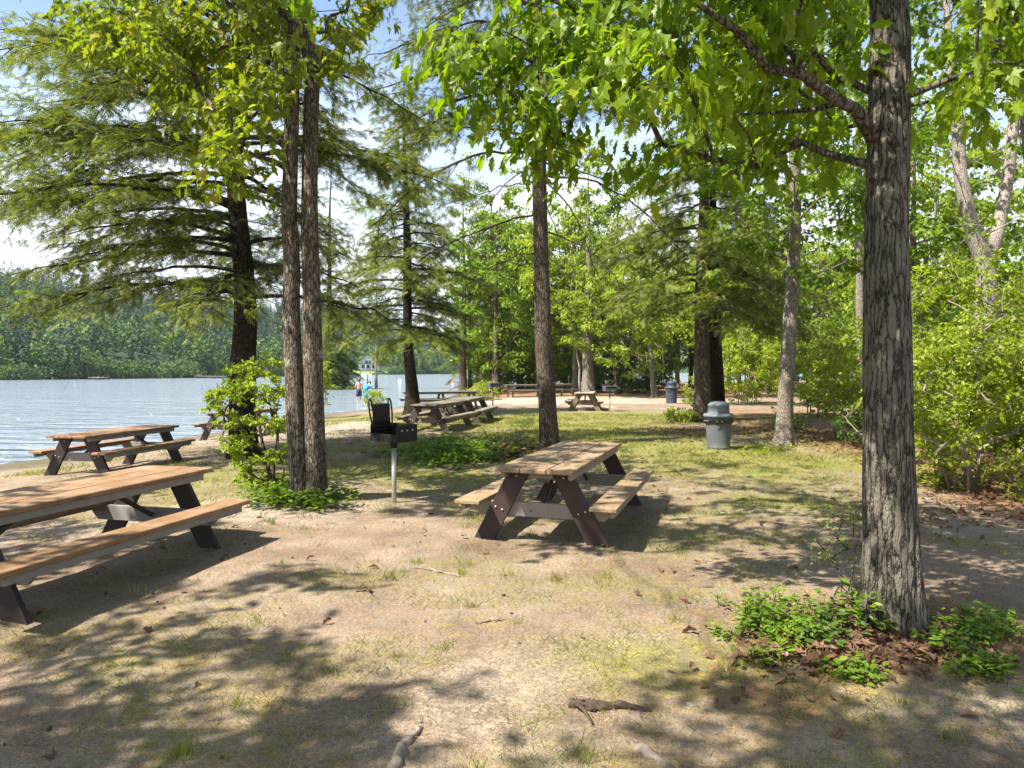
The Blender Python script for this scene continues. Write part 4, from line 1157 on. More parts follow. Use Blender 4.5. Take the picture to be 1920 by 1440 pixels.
def build_shrubs():
    rg = np.random.default_rng(101)
    b = G(520, 912); Y = b[1]
    reg = [(440, 700), (470, 690), (500, 700), (520, 680), (430, 740), (465, 740), (500, 745), (525, 730), (405, 755), (420, 790), (450, 790), (485, 790), (515, 790), (430, 830), (465, 830), (440, 850), (495, 860), (525, 850), (470, 880), (500, 905), (455, 900), (525, 900), (410, 745), (480, 715), (450, 720)]
    cl = [P(px + rg.normal(0, 6), py + rg.normal(0, 5), Y + rg.uniform(-.55, .55)) for px, py in reg for _ in range(3)]
    shrub('leafy_shrub', 'loose bright green shrub growing against the left side of the twin maple', b, cl, LEAF, .068, 64, .19, M['leaf_bright'], M['bark_brown'], 102, 5, .12, .5)
    def mass(name, label, bx, by, w, h, n, leafm, seed, size=.075, per=34, Rr=.28, z0=.25, T=LEAF, dy=None, hst=.6):
        b = on_ground(bx, by); r = np.random.default_rng(seed)
        cl = ellip(r, n, (bx, by, b[2] + h * .54), (w, dy or w, h * .48), .45)
        cl = np.array([c for c in cl if c[2] > b[2] + z0 * r.uniform(.4, 1.2)])
        return shrub(name, label, b, cl, T, size, per, Rr, M[leafm], M['twig_grey'], seed, 7, w * .3, hst, ntw=2)
    mass('bush', 'big yellow green bush with grey twigs right beside the oak trunk', 6.2, 9.9, 1.0, 2.4, 150, 'bush_leaf', 111, .085, 52, .26)
    mass('bush', 'big yellow green bush cut off by the right edge of the picture', 7.55, 10.1, 1.05, 2.4, 150, 'bush_leaf', 112, .085, 52, .26)
    mass('bush', 'small low bush in front of the bright bushes at the right edge', 6.55, 9.05, .4, .62, 26, 'bush_leaf', 113, .065, 24, .18, .08, hst=.15)
    mass('bush', 'tall green bush behind the two yellow green bushes', 7.6, 12.4, 1.6, 3.5, 170, 'leaf_bright', 114, .10, 50, .38)
    mass('bush', 'green bush just left of the oak trunk at the edge of the clearing', 8.1, 16.8, 1.2, 2.9, 130, 'bush_leaf', 115, .10, 50, .34)
    mass('bush', 'low brown green bush left of the oak trunk on the leaf litter', 7.55, 15.2, .75, 1.0, 50, 'leaf_deep', 116, .09, 30, .28, .1, hst=.3)
    mass('bush', 'leafy bush behind the foot of the young maple', 10.6, 25, 1.5, 2.6, 100, 'leaf_bright', 117, .14, 46, .42)
    mass('bush', 'rounded bright bush between the dark hemlock and the young maple', 10.9, 33.5, 1.75, 3.6, 130, 'bush_leaf', 118, .17, 50, .5)
    mass('bush', 'dark green bush behind the young maple in the shade', 14.0, 31, 2.0, 4.0, 100, 'leaf_green', 119, .18, 34, .6)
    mass('bush', 'small yellow bush beside the far bin at the foot of the dark hemlock', 7.25, 28.4, .40, 1.4, 34, 'bush_leaf', 120, .11, 30, .22)
    mass('bush', 'yellow green bush at the water below the mid distance grill', -1.65, 40.5, 1.0, 1.0, 40, 'bush_leaf', 121, .17, 26, .34, .1, hst=.3)
    mass('bush', 'little green bush at the foot of the thin shore tree', -6.35, 33.2, .45, 1.0, 30, 'leaf_bright', 122, .13, 26, .26, .1, hst=.3)
    mass('bush', 'green bush leaning against the swollen foot of the stout hemlock', -7.65, 28.2, .5, 2.4, 46, 'leaf_bright', 123, .15, 26, .34)
    mass('bush', 'low green bush at the foot of the dark hemlock in front of its stems', 5.25, 22.2, .55, .42, 44, 'leaf_bright', 124, .09, 30, .18, .05, hst=.12)
    mass('bush', 'round leafy bush at the edge of the wood behind the beach tables', -2.0, 60, 2.4, 5.5, 100, 'leaf_bright', 125, .3, 40, .9)
    mass('bush', 'olive bush at the wood edge behind the long beach table', 1.4, 57, 2.2, 4.4, 90, 'leaf_green', 126, .3, 40, .9)
    mass('bush', 'dark bush at the wood edge behind the far bin', 8.5, 49, 2.6, 3.4, 90, 'leaf_deep', 127, .28, 40, .9)
    mass('bush', 'mid green bush at the wood edge left of the far bin', 5.2, 55, 2.4, 3.6, 90, 'leaf_green', 128, .28, 40, .9)
    mass('bush', 'loose green bush behind the pale forked tree', 11.5, 18.5, 1.9, 3.4, 110, 'leaf_green', 129, .13, 36, .5)
    mass('bush', 'loose bright bush at the right edge behind the forked tree', 13.0, 15.5, 1.9, 3.2, 110, 'leaf_bright', 130, .12, 36, .45)
    mass('bush', 'broad green bush in the shade behind the slender tree', 12.8, 23.5, 2.2, 3.4, 120, 'leaf_green', 131, .15, 36, .5)
    # nearly bare twiggy shrub left of the oak
    b = G(1592, 1120)
    cl = [P(px, py, b[1] + rg.uniform(-.3, .25)) for px, py in ((1520, 1005), (1535, 985), (1555, 960), (1580, 975), (1600, 965), (1612, 1000), (1545, 1030), (1570, 1010), (1590, 1030), (1605, 1045), (1530, 1050), (1575, 985), (1560, 1045), (1615, 950))]
    shrub('twiggy_shrub', 'nearly bare twiggy shrub with sparse small leaves left of the oak trunk', b, cl, LEAF, .028, 16, .10, M['herb_leaf'], M['bark_brown'], 140, 5, .06, .16, .0022, ntw=4)

def herb_patch(name, label, pts, hgt, nper, size, leafm, seed, T=LEAF, cat='plant', group=None, spread=.10):
    """low leafy plants: short stems each with a whorl of leaves"""
    rg = np.random.default_rng(seed)
    pts = np.asarray(pts, float)
    base = on_ground(pts[:, 0].mean(), pts[:, 1].mean())
    root = thing(name, label, cat, base, 0, group)
    tb, lb = MB(), MB()
    z = gz(pts[:, 0], pts[:, 1])
    for (x, y), zz in zip(pts, z):
        h = hgt * rg.uniform(.45, 1.2)
        p0 = np.array([x, y, zz - .01]) - base; p1 = p0 + np.array([rg.normal(0, .3) * h, rg.normal(0, .3) * h, h])
        tube(tb, [p0, (p0 + p1) / 2, p1], [.0032, .0026, .0015], 3, cap=False)
        n = max(4, int(nper * rg.uniform(.6, 1.3)))
        t = rg.uniform(.35, 1.0, n)
        a = rg.uniform(0, 6.28, n)
        pos = p0 + (p1 - p0) * t[:, None] + np.stack([np.cos(a), np.sin(a), np.zeros(n)], 1) * spread * .25
        ax = np.stack([np.cos(a), np.sin(a), rg.uniform(-.35, .45, n)], 1)
        scatter(lb, T, pos, ax, np.array([0, 0, 1.0]) + rg.normal(0, .3, (n, 3)), size * rg.uniform(.6, 1.25, n))
    for (f, mi, sm) in tb.f: lb.f.append((f + lb.n, 1, sm))
    lb.v += tb.v; lb.t += tb.t; lb.n += tb.n
    lb.build('foliage', [leafm, M['bark_brown']], root)
    return root

def px_pts(rg, poly, n, ycomp=True):
    """random ground points whose pixels fall in a quad/ellipse (cx, cy, rx, ry)"""
    cx, cy, rx, ry = poly
    out = []
    while len(out) < n:
        a, b = rg.normal(0, .52, 2)
        if a * a + b * b > 2.2: continue
        out.append(G(cx + a * rx, cy + b * ry)[:2])
    return np.array(out)

def build_herbs():
    rg = np.random.default_rng(150)
    H = M['herb_leaf']
    herb_patch('seedling_patch', 'dense bed of green seedlings left of the oak foot', px_pts(rg, (1450, 1175, 95, 42), 90), .12, 14, .046, H, 151)
    herb_patch('seedling_patch', 'dark seedlings mixed with dead leaves between the green bed and the oak', px_pts(rg, (1545, 1190, 60, 40), 36), .13, 9, .06, M['leaf_deep'], 152)
    herb_patch('seedling_patch', 'upright green seedlings touching the left front of the oak foot', px_pts(rg, (1632, 1165, 36, 22), 22), .22, 12, .065, H, 153)
    herb_patch('seedling_patch', 'wide bed of green seedlings right of the oak foot', px_pts(rg, (1825, 1195, 100, 36), 56), .12, 14, .05, H, 154)
    herb_patch('seedling_patch', 'glossy leaf tuft on the brown litter in front of the oak', px_pts(rg, (1605, 1262, 48, 18), 26), .08, 9, .05, H, 155)
    herb_patch('seedling_patch', 'small seedlings right in front of the oak near the right edge', px_pts(rg, (1850, 1262, 60, 22), 26), .11, 10, .06, H, 156)
    herb_patch('seedling_patch', 'few thin seedlings at the left end of the oak bed', px_pts(rg, (1440, 1245, 40, 14), 10), .09, 8, .05, H, 157)
    herb_patch('ground_ivy', 'dark green leafy ground cover around the foot of the twin maple', px_pts(rg, (560, 938, 95, 22), 150), .16, 11, .085, M['leaf_green'], 158)
    herb_patch('low_plant_mound', 'green half of the low plant mound in front of the bare trunk hemlock', px_pts(rg, (845, 850, 115, 24), 460), .17, 11, .09, H, 159)
    herb_patch('low_plant_mound', 'brown half of the low plant mound left of the bare trunk hemlock', px_pts(rg, (965, 846, 45, 14), 110), .14, 8, .09, M['dead_leaf'], 160)
    herb_patch('fern', 'upright bright fern left of the bare trunk hemlock', px_pts(rg, (985, 812, 20, 6), 16), .55, 14, .16, H, 161, T=FROND_S, cat='fern')
    herb_patch('seedling_patch', 'green sprouts around the front of the young maple foot', px_pts(rg, (1478, 812, 34, 10), 30), .5, 14, .13, H, 162)
    herb_patch('seedling_patch', 'yellow green moss and sprouts at the left of the young maple foot', px_pts(rg, (1440, 842, 50, 10), 60), .07, 8, .08, M['bush_leaf'], 163)
    herb_patch('seedling_patch', 'low green sprouts in front of the bright bushes at the right', px_pts(rg, (1770, 905, 90, 18), 60), .2, 10, .08, M['bush_leaf'], 164)
M['dead_leaf'] = leaf_mat('dead_leaf', (.055, .028, .017), (.17, .085, .046), (.25, .16, .10), .15, .1, .7, 2.0)
build_shrubs()
build_herbs()

# ------------------------------------------------------------------ picnic tables
WOODS = {
    'honey': (wood_mat('honey_boards', (.175, .115, .062), (.29, .20, .115), weather=.45, wcol=(.33, .27, .2)), plain_mat('maroon_paint', (.040, .024, .021), .55, .25, 12, dirt=(.05, .035, .03)), plain_mat('pale_board', (.23, .205, .17), .75, .2, 14, dirt=(.25, .2, .16))),
    'orange': (wood_mat('orange_boards', (.16, .088, .042), (.27, .165, .083), weather=.45, wcol=(.36, .27, .2)), plain_mat('dark_brown_paint', (.030, .021, .018), .55, .25, 12, dirt=(.03, .024, .02)), plain_mat('grey_board', (.20, .195, .17), .75, .2, 14, dirt=(.2, .17, .14))),
    'weathered': (wood_mat('weathered_boards', (.12, .10, .068), (.21, .185, .13), weather=.5, wcol=(.24, .23, .19)), wood_mat('weathered_shade_legs', (.035, .027, .021), (.075, .057, .045)), plain_mat('old_board', (.16, .13, .1), .8, .25, 14)),  # old wood legs, darkened further so the colour carries their shade
    'greyed': (wood_mat('greyed_boards', (.12, .11, .085), (.2, .19, .15), weather=.5, wcol=(.2, .2, .17)), wood_mat('greyed_legs', (.035, .03, .025), (.075, .063, .05)), plain_mat('greyed_board', (.14, .12, .1), .8, .25, 14)),
    'pale': (wood_mat('pale_boards', (.25, .215, .15), (.36, .32, .23), weather=.4, wcol=(.4, .37, .3)), wood_mat('brown_legs', (.13, .09, .05), (.22, .16, .09)), plain_mat('brown_board', (.2, .15, .1), .8, .25, 14)),
}
M['bolt'] = plain_mat('bolt_zinc', (.55, .55, .53), .4, .1, 20, 0.8)
M['brace'] = plain_mat('brace_metal', (.06, .05, .045), .5, .2, 20, .3)

def prism(mb, poly, y0, y1, mi=0):
    """polygon in the x-z plane extruded along y"""
    n = len(poly)
    v = [(x, y0, z) for x, z in poly] + [(x, y1, z) for x, z in poly]
    mb.add(v, [list(range(n)), list(range(n, 2 * n))[::-1]] + [[(k + 1) % n, k, n + k, n + (k + 1) % n] for k in range(n)], mi)

def bev(o, w=.004):
    m = o.modifiers.new('edge', 'BEVEL'); m.width = w; m.segments = 2; m.limit_method = 'ANGLE'; m.angle_limit = R(40)
    return o

def picnic_table(label, loc, rz, L=2.66, W=.75, zt=.735, zb=.42, bx=.77, sp=1.14, inset=.26, wood='honey', group='picnic tables in the clearing', legs=2, planks=3, seed=0):
    rg = np.random.default_rng(seed)
    top, leg, brd = WOODS[wood]
    root = thing('picnic_table', label, 'picnic table', loc, rz, group)
    mb = MB(); g = .009; pw = (W - (planks - 1) * g) / planks
    for k in range(planks):
        n0 = mb.n
        board(mb, -W / 2 + pw / 2 + k * (pw + g), rg.normal(0, .004), zt - .02 + rg.normal(0, .001), pw, L, .04, None, .006)
        mb.t[-1] = np.full(mb.n - n0, rg.uniform(.3, .7))
    mb.build('tabletop', top, root)
    for s in (-1, 1):
        mb = MB(); n0 = mb.n
        board(mb, s * (bx - .125), rg.normal(0, .006), zb - .02, .25, L, .04, None, .006); mb.t[-1] = np.full(mb.n - n0, rg.uniform(.35, .7))
        mb.build('bench_seat', top, root)
        mb = MB(); board(mb, s * (bx - .055), 0, zb - .04 - .032, .04, L - .16, .062, None, .004); mb.build('seat_rail', brd, root)
        mb = MB(); board(mb, s * (W / 2 - .05), 0, zt - .04 - .032, .04, L - .22, .062, None, .004); mb.build('table_rail', brd, root)
    yl = L / 2 - inset
    ys = [-yl, yl] if legs == 2 else [-yl, 0, yl]
    for y in ys:
        sy = -1 if y < 0 else 1
        for s in (-1, 1):
            w = .105; xt = .20; xb = sp / 2; z1 = zt - .042; z0 = -.06
            def X(z): return xt + (xb - xt) * (z1 - z) / z1
            mb = MB()
            prism(mb, [(s * (X(z0) - w), z0), (s * (X(z0) + w * .95), z0), (s * (X(z1) + w), z1), (s * (X(z1) - w), z1)], y - .021 * sy, y + .021 * sy)
            for bz, bo in ((zb - .115, -.035), (zb - .09, .045), (zt - .10, .0)):
                c = np.array([s * (X(bz) + bo), y + .0225 * sy, bz])
                tube(mb, [c, c + [0, .008 * sy, 0], c + [0, .012 * sy, 0]], [.011, .011, .006], 8, 1)
            bev(mb.build('leg', [leg, M['bolt']], root), .005)
        yi = y - .043 * sy
        mb = MB(); zc = zb - .042 - .066 - .072
        prism(mb, [(-bx + .10, zc + .06), (-bx + .06, zc + .138), (bx - .06, zc + .138), (bx - .10, zc + .06), (bx - .16, zc), (-bx + .16, zc)], yi - .02, yi + .02)
        for q in (-.1, .3): tube(mb, [(q, yi + .0202 * sy, zc + .06), (q, yi + .028 * sy, zc + .06)], .01, 8, 1)
        bev(mb.build('cross_beam', [brd, M['brace']], root), .004)
        mb = MB(); prism(mb, [(-W / 2 + .08, zt - .042), (-W / 2 + .13, zt - .125), (W / 2 - .13, zt - .125), (W / 2 - .08, zt - .042)][::-1], yi - .02, yi + .02)
        bev(mb.build('top_cleat', brd, root), .004)
        if legs == 2:
            mb = MB(); a = (0.0, yi - .03 * sy, zc + .07); b = (0.0, yi - .62 * sy, zt - .046)
            beam(mb, a, b, .04, .03, (1, 0, 0)); mb.build('brace', M['brace'], root)
    return root

def build_tables():
    g = lambda x, y, dz=.0: (x, y, float(gz(x, y)) + dz)
    picnic_table('honey coloured picnic table with maroon legs standing alone in the middle', g(.60, 7.80), -.315, seed=1, wood='honey')
    picnic_table('large orange brown picnic table cut off by the left edge', g(-3.53, 5.73), -.246, seed=2, wood='orange', L=2.56, zt=.71, inset=.31)
    picnic_table('orange topped picnic table standing nearest the lake in front of the left hemlock', g(-6.93, 12.65), -.18, seed=3, wood='orange', L=2.36, zt=.68, sp=1.05, bx=.71, W=.74)
    picnic_table('picnic table at the water partly hidden by the bright shrub', g(-7.65, 20.6), -.22, seed=4, wood='weathered')
    picnic_table('weathered picnic table behind the front grill', g(-2.02, 19.95), -.235, seed=5, wood='weathered', W=.70, L=2.6)
    picnic_table('greyed picnic table set end to end behind the weathered one', g(-1.42, 22.85), -.16, seed=6, wood='greyed', W=.70, L=2.6)
    picnic_table('long old table at the water beyond the two tables set end to end', g(-3.1, 31.4), -1.12, seed=7, wood='weathered', L=3.4, legs=3)
    picnic_table('picnic table on the beach left of the bare trunk hemlock', g(.80, 43.2), -1.28, seed=8, wood='weathered', L=2.4)
    picnic_table('picnic table on the beach just right of the bare trunk hemlock', g(2.85, 44.5), -.95, seed=9, wood='greyed', L=2.0)
    picnic_table('small pale topped picnic table seen end on across the lawn', g(2.95, 29.0), -.15, seed=10, wood='pale', L=2.0)
build_tables()

# ------------------------------------------------------------------ grills
M['grill_black'] = plain_mat('grill_black', (.012, .012, .012), .55, .4, 18, .2, .25, dirt=(.05, .028, .018), dirt_amt=.35)
M['galv'] = plain_mat('galvanised_pipe', (.42, .42, .38), .45, .2, 16, .6, dirt=(.22, .17, .12), dirt_amt=.4)
M['grill_grey'] = plain_mat('grill_grey', (.10, .105, .11), .5, .3, 18, .4)

def grill(label, loc, rz, grate_up, mat, post, post_h=.76, name='park_grill'):
    root = thing(name, label, 'grill', loc, rz, 'charcoal grills on posts')
    w, d, h = .45, .36, .20; t = .008
    z0 = post_h
    fb = MB()
    board(fb, 0, 0, z0 + t / 2, w, d, t, None, .002)                       # floor
    board(fb, -w / 2 + t / 2, 0, z0 + h / 2 + t, t, d, h, None, .002)      # left side
    board(fb, w / 2 - t / 2, 0, z0 + h / 2 + t, t, d, h, None, .002)       # right side
    board(fb, 0, d / 2 - t / 2, z0 + h / 2 + t, w - 2 * t, t, h, None, .002)   # back
    board(fb, 0, -d / 2 + t / 2, z0 + .045 + t, w - 2 * t, t, .09, None, .002)  # low front lip
    for k in range(3):                                                     # ledges that carry the grate
        for s in (-1, 1): board(fb, s * (w / 2 - .022), 0, z0 + .09 + .045 * k, .026, d - .03, .006, None, .001)
    fb.build('firebox', mat, root)
    vt = MB()
    for k in range(3): tube(vt, [(w / 2 + .001, -.09 + .09 * k, z0 + .14), (w / 2 + .004, -.09 + .09 * k, z0 + .14)], .012, 10)
    vt.build('vent_rivet', M['bolt'], root)
    gr = MB()
    if grate_up:      # grate swung up against the left side, with both coil handles in the air
        o = np.array([-w / 2 + .05, -.02, z0 + h - .02]); up = norm(np.array([-.16, .0, 1.0])); sd = np.array([0, 1.0, 0]); wd, ht = .27, .27
        for k in range(15):
            a = o + sd * (-wd / 2 + wd * k / 14); tube(gr, [a, a + up * ht * .5, a + up * ht], .008, 5)
        for q in (0, .33, .66, 1): tube(gr, [o - sd * wd / 2 + up * ht * q, o + up * ht * q, o + sd * wd / 2 + up * ht * q], .009, 6)
        board(gr, *(o + up * ht * .5 + np.array([.012, 0, 0])), .006, wd, ht, None, .001)
        board(gr, *(o + up * ht * .5), .022, wd + .01, ht, None, .002)
        gb = gr.build('grate', mat, root)
        for s in (-1, 1):
            hm = MB(); c = o + sd * (wd / 2 + .035) * s
            lp = [c + up * .02 + sd * s * .0, c + up * .16 + sd * s * .02, c + up * .29 + sd * s * .02, c + up * .345 + sd * s * .0, c + up * .32 - sd * s * .03, c + up * .24 - sd * s * .03]
            k = np.linspace(0, 5, 18); lp = np.array(lp); pp = np.stack([np.interp(k, np.arange(6), lp[:, q]) for q in range(3)], 1)
            tube(hm, pp, .011, 7); hm.build('handle', mat, gb)
    else:
        for k in range(14): x = -w / 2 + .03 + (w - .06) * k / 13; tube(gr, [(x, -d / 2 - .02, z0 + h - .02), (x, 0, z0 + h - .02), (x, d / 2 - .02, z0 + h - .02)], .006, 5)
        for y in (-d / 2 - .02, 0, d / 2 - .02): tube(gr, [(-w / 2 + .02, y, z0 + h - .02), (0, y, z0 + h - .02), (w / 2 - .02, y, z0 + h - .02)], .007, 5)
        gb = gr.build('grate', mat, root)
        for s in (-1, 1):
            hm = MB(); tube(hm, [(s * .14, -d / 2 - .02, z0 + h - .02), (s * .14, -d / 2 - .14, z0 + h), (s * .17, -d / 2 - .2, z0 + h), (s * .2, -d / 2 - .14, z0 + h)], .01, 6); hm.build('handle', mat, gb)
    cm = MB(); tube(cm, [(0, 0, z0 - .085), (0, 0, z0 - .02), (0, 0, z0)], [.042, .042, .055], 16); tube(cm, [(0, -.04, z0 - .05), (0, -.055, z0 - .05)], .012, 8)
    cm.build('collar', mat, root)
    pm = MB(); tube(pm, [(0, 0, -.25), (0, 0, .3), (0, 0, z0 - .08)], .030, 16); pm.build('post', post, root)
    return root
b = G(739, 942)
grill('black charcoal grill on a steel post with its grate swung upright', b, -.62, True, M['grill_black'], M['galv'])
b = G(924, 760)
grill('grey grill on a thin post near the end of the weathered tables', b, .5, False, M['grill_grey'], M['grill_grey'], .82)
b = G(1143, 772)
grill('grey grill on a post beside the small pale topped table', b, .2, False, M['grill_grey'], M['galv'], .80)

# ------------------------------------------------------------------ bins
M['bin_grey'] = plain_mat('bin_plastic', (.092, .098, .112), .5, .12, 6, dirt=(.22, .2, .17), dirt_amt=.35)
M['bin_lid'] = plain_mat('bin_lid_plastic', (.115, .132, .15), .5, .12, 6, dirt=(.25, .24, .2), dirt_amt=.35)
M['bin_dark'] = plain_mat('dark_bin_plastic', (.04, .05, .07), .5, .12, 6)
M['bag'] = plain_mat('black_bag', (.010, .010, .011), .22, .3, 10, spec=.6)

def bin_(label, loc, mat, lidm, bag, s=1.0, rz=0):
    root = thing('trash_bin', label, 'trash bin', loc, rz, 'round bins with domed lids')
    root.scale = (s, s, s)
    b = MB(); lathe(b, [(.0, 0), (.225, 0), (.238, .012), (.240, .05), (.236, .06), (.243, .14), (.255, .36), (.266, .58), (.270, .62), (.285, .64), (.285, .67), (.272, .68), (.255, .68)], 40)
    b.build('body', mat, root)
    for k in range(2):
        a = k * PI + .3; hm = MB(); c = np.array([.285 * math.cos(a), .285 * math.sin(a), .60]); tdir = np.array([-math.sin(a), math.cos(a), 0]); od = np.array([math.cos(a), math.sin(a), 0])
        tube(hm, [c - tdir * .08 - od * .02, c - tdir * .06 + od * .03, c + tdir * .06 + od * .03, c + tdir * .08 - od * .02], .014, 8); hm.build('handle', mat, root)
    l = MB(); lathe(l, [(.27, .675), (.315, .68), (.322, .70), (.318, .725), (.300, .745), (.245, .755), (.228, .76), (.222, .80), (.218, .90), (.223, .905), (.223, .93), (.205, .962), (.16, .992), (.09, 1.012), (0, 1.018)], 40)
    lo = l.build('lid', lidm, root)
    f = MB(); a = np.linspace(-1.05, -.05, 11) - .75
    v = [(r * math.cos(q), r * math.sin(q), z) for z, r in ((.785, .2265), (.895, .2225)) for q in a]
    f.add(v, [[k, k + 1, 12 + k, 11 + k] for k in range(10)]); fo = f.build('flap', mat, lo)
    so = fo.modifiers.new('t', 'SOLIDIFY'); so.thickness = .008; so.offset = 1
    if bag:
        g = MB(); rg = np.random.default_rng(5); ph = rg.uniform(0, 6.28, 5)
        ang = np.arange(72) * 2 * PI / 72
        wv = .008 * np.sin(9 * ang + ph[0]) + .007 * np.sin(17 * ang + ph[1]) + .005 * np.sin(29 * ang + ph[2])
        rows = []
        for z, r, k, dz in ((.676, .292, .4, 0), (.65, .30, .8, .2), (.61, .302, 1.3, .5), (.57, .296, 1.8, 1.6), (.545, .284, 2.2, 2.6)):
            rows.append(np.stack([(r + wv * k) * np.cos(ang), (r + wv * k) * np.sin(ang), z + dz * .9 * wv], 1))
        v = np.concatenate(rows); f = [[i * 72 + j, i * 72 + (j + 1) % 72, (i + 1) * 72 + (j + 1) % 72, (i + 1) * 72 + j] for i in range(4) for j in range(72)]
        g.add(v, f, 0, True)
        for q in (-1.9, -1.6): tube(g, [(.30 * math.cos(q), .30 * math.sin(q), .63), (.335 * math.cos(q), .335 * math.sin(q), .60), (.345 * math.cos(q - .2), .345 * math.sin(q - .2), .55)], [.02, .014, .006], 6)
        g.build('bin_bag', M['bag'], root)
    return root
bin_('lidded grey bin with a black bag folded over its rim', G(1347, 841), M['bin_grey'], M['bin_lid'], True, .97)
bin_('dark blue grey bin farther off at the edge of the sand', G(1259, 756), M['bin_dark'], M['bin_dark'], False, 1.05, .6)

# ------------------------------------------------------------------ people at the water
M['skin'] = plain_mat('skin', (.52, .30, .22), .55, .1, 8)
M['hair'] = plain_mat('hair', (.05, .032, .022), .7, .3, 30)
M['navy'] = plain_mat('navy_cloth', (.03, .045, .09), .8, .2, 20)
M['cyan'] = plain_mat('cyan_cloth', (.03, .33, .46), .8, .15, 12)

def person(label, loc, rz, H, pose, clothes):
    root = thing('person', label, 'person', loc, rz)
    s = H / 1.7
    J = dict(pel=(0, 0, .93), wai=(0, 0, 1.06), che=(0, .0, 1.28), nec=(0, .0, 1.44), hea=(0, .01, 1.56), top=(0, .0, 1.68),
             lh=(-.09, 0, .88), lk=(-.10, .02, .48), la=(-.10, -.02, .08), lt=(-.11, .13, .03), rh=(.09, 0, .88), rk=(.10, .02, .48), ra=(.10, -.02, .08), rt=(.11, .13, .03),
             ls=(-.18, 0, 1.38), le=(-.25, -.02, 1.12), lw=(-.26, .06, .88), lf=(-.26, .1, .76), rs=(.18, 0, 1.38), re=(.25, -.02, 1.12), rw=(.26, .06, .88), rf=(.26, .1, .76))
    J.update(pose)
    rad = dict(pel=.13, wai=.115, che=.14, nec=.055, hea=.085, top=.06, lh=.085, lk=.055, la=.038, lt=.03, ls=.055, le=.04, lw=.028, lf=.022)
    for k in ('h', 'k', 'a', 't', 's', 'e', 'w', 'f'): rad['r' + k] = rad['l' + k]
    E_ = [('pel', 'wai'), ('wai', 'che'), ('che', 'nec'), ('nec', 'hea'), ('hea', 'top'), ('pel', 'lh'), ('lh', 'lk'), ('lk', 'la'), ('la', 'lt'), ('pel', 'rh'), ('rh', 'rk'), ('rk', 'ra'), ('ra', 'rt'),
          ('che', 'ls'), ('ls', 'le'), ('le', 'lw'), ('lw', 'lf'), ('che', 'rs'), ('rs', 're'), ('re', 'rw'), ('rw', 'rf')]
    keys = list(J)
    me = bpy.data.meshes.new('body')
    me.from_pydata([tuple(np.array(J[k]) * s) for k in keys], [(keys.index(a), keys.index(b)) for a, b in E_], [])
    o = bpy.data.objects.new('body', me); COL.objects.link(o); o.parent = root
    sk = o.modifiers.new('skin', 'SKIN')
    for k, q in zip(keys, me.skin_vertices[0].data):
        q.radius = (rad[k] * s, rad[k] * s * (.8 if k in ('che', 'wai') else 1)); q.use_root = k == 'pel'
    o.modifiers.new('sub', 'SUBSURF').levels = 2
    o.modifiers['sub'].render_levels = 2
    me.materials.append(M['skin'])
    h = np.array(J['hea']) * s; tp = np.array(J['top']) * s; ax = norm(tp - h)
    hm = MB(); d = ellip(np.random.default_rng(1), 1, (0, 0, 0), (1, 1, 1))
    n = 10; th = np.linspace(0, PI * .55, n)
    lathe(hm, [(.108 * s * math.sin(t) + 1e-4, .115 * s * math.cos(t)) for t in th], 16)
    ho = hm.build('hair', M['hair'], root); ho.location = h + ax * .045 * s - np.array([0, .02 * s, 0]); ho.rotation_euler = Vector(ax).to_track_quat('Z', 'Y').to_euler()
    def garment(name, chain, radii, mat):
        m = MB()
        for ch, rr in zip(chain, radii): tube(m, [np.array(J[k]) * s if isinstance(k, str) else np.array(k) * s for k in ch], np.array(rr) * s, 14)
        m.build(name, mat, root)
    for g in clothes: garment(*g)
    return root
q = G(674, 768)
person('shirtless person in dark shorts wading at the lake edge', (P(673, 745, 46)[0], 46, LAKE_Z - .25), 0.3, 1.60, {'lw': (-.2, .2, 1.0), 'lf': (-.16, .3, 1.02), 'rw': (.2, .2, 1.0), 'rf': (.16, .3, 1.02)},
       [('shorts', [('wai', 'pel', (0, 0, .84)), ('lh', (-.097, .01, .62), (-.1, .015, .55)), ('rh', (.097, .01, .62), (.1, .015, .55))], [(.145, .165, .15), (.115, .105, .10), (.115, .105, .10)], M['navy'])])
person('person in a bright blue top bending beside the wading one', (P(686, 745, 45)[0], 45, LAKE_Z - .2), -.5, 1.55, {'che': (0, .20, 1.22), 'nec': (0, .33, 1.33), 'hea': (0, .42, 1.42), 'top': (0, .47, 1.53), 'ls': (-.18, .24, 1.28), 'rs': (.18, .24, 1.28), 'le': (-.24, .36, 1.06), 're': (.24, .36, 1.06), 'lw': (-.2, .48, .86), 'rw': (.2, .48, .86), 'lf': (-.17, .52, .76), 'rf': (.17, .52, .76)},
       [('top', [('pel', 'wai', 'che', (0, .29, 1.30)), ('ls', (-.215, .31, 1.16)), ('rs', (.215, .31, 1.16))], [(.16, .155, .175, .10), (.085, .07), (.085, .07)], M['cyan']),
        ('shorts', [('wai', 'pel', (0, 0, .84)), ('lh', (-.097, .01, .62), (-.1, .015, .52)), ('rh', (.097, .01, .62), (.1, .015, .52))], [(.14, .15, .145), (.11, .105, .10), (.11, .105, .10)], M['cyan'])])

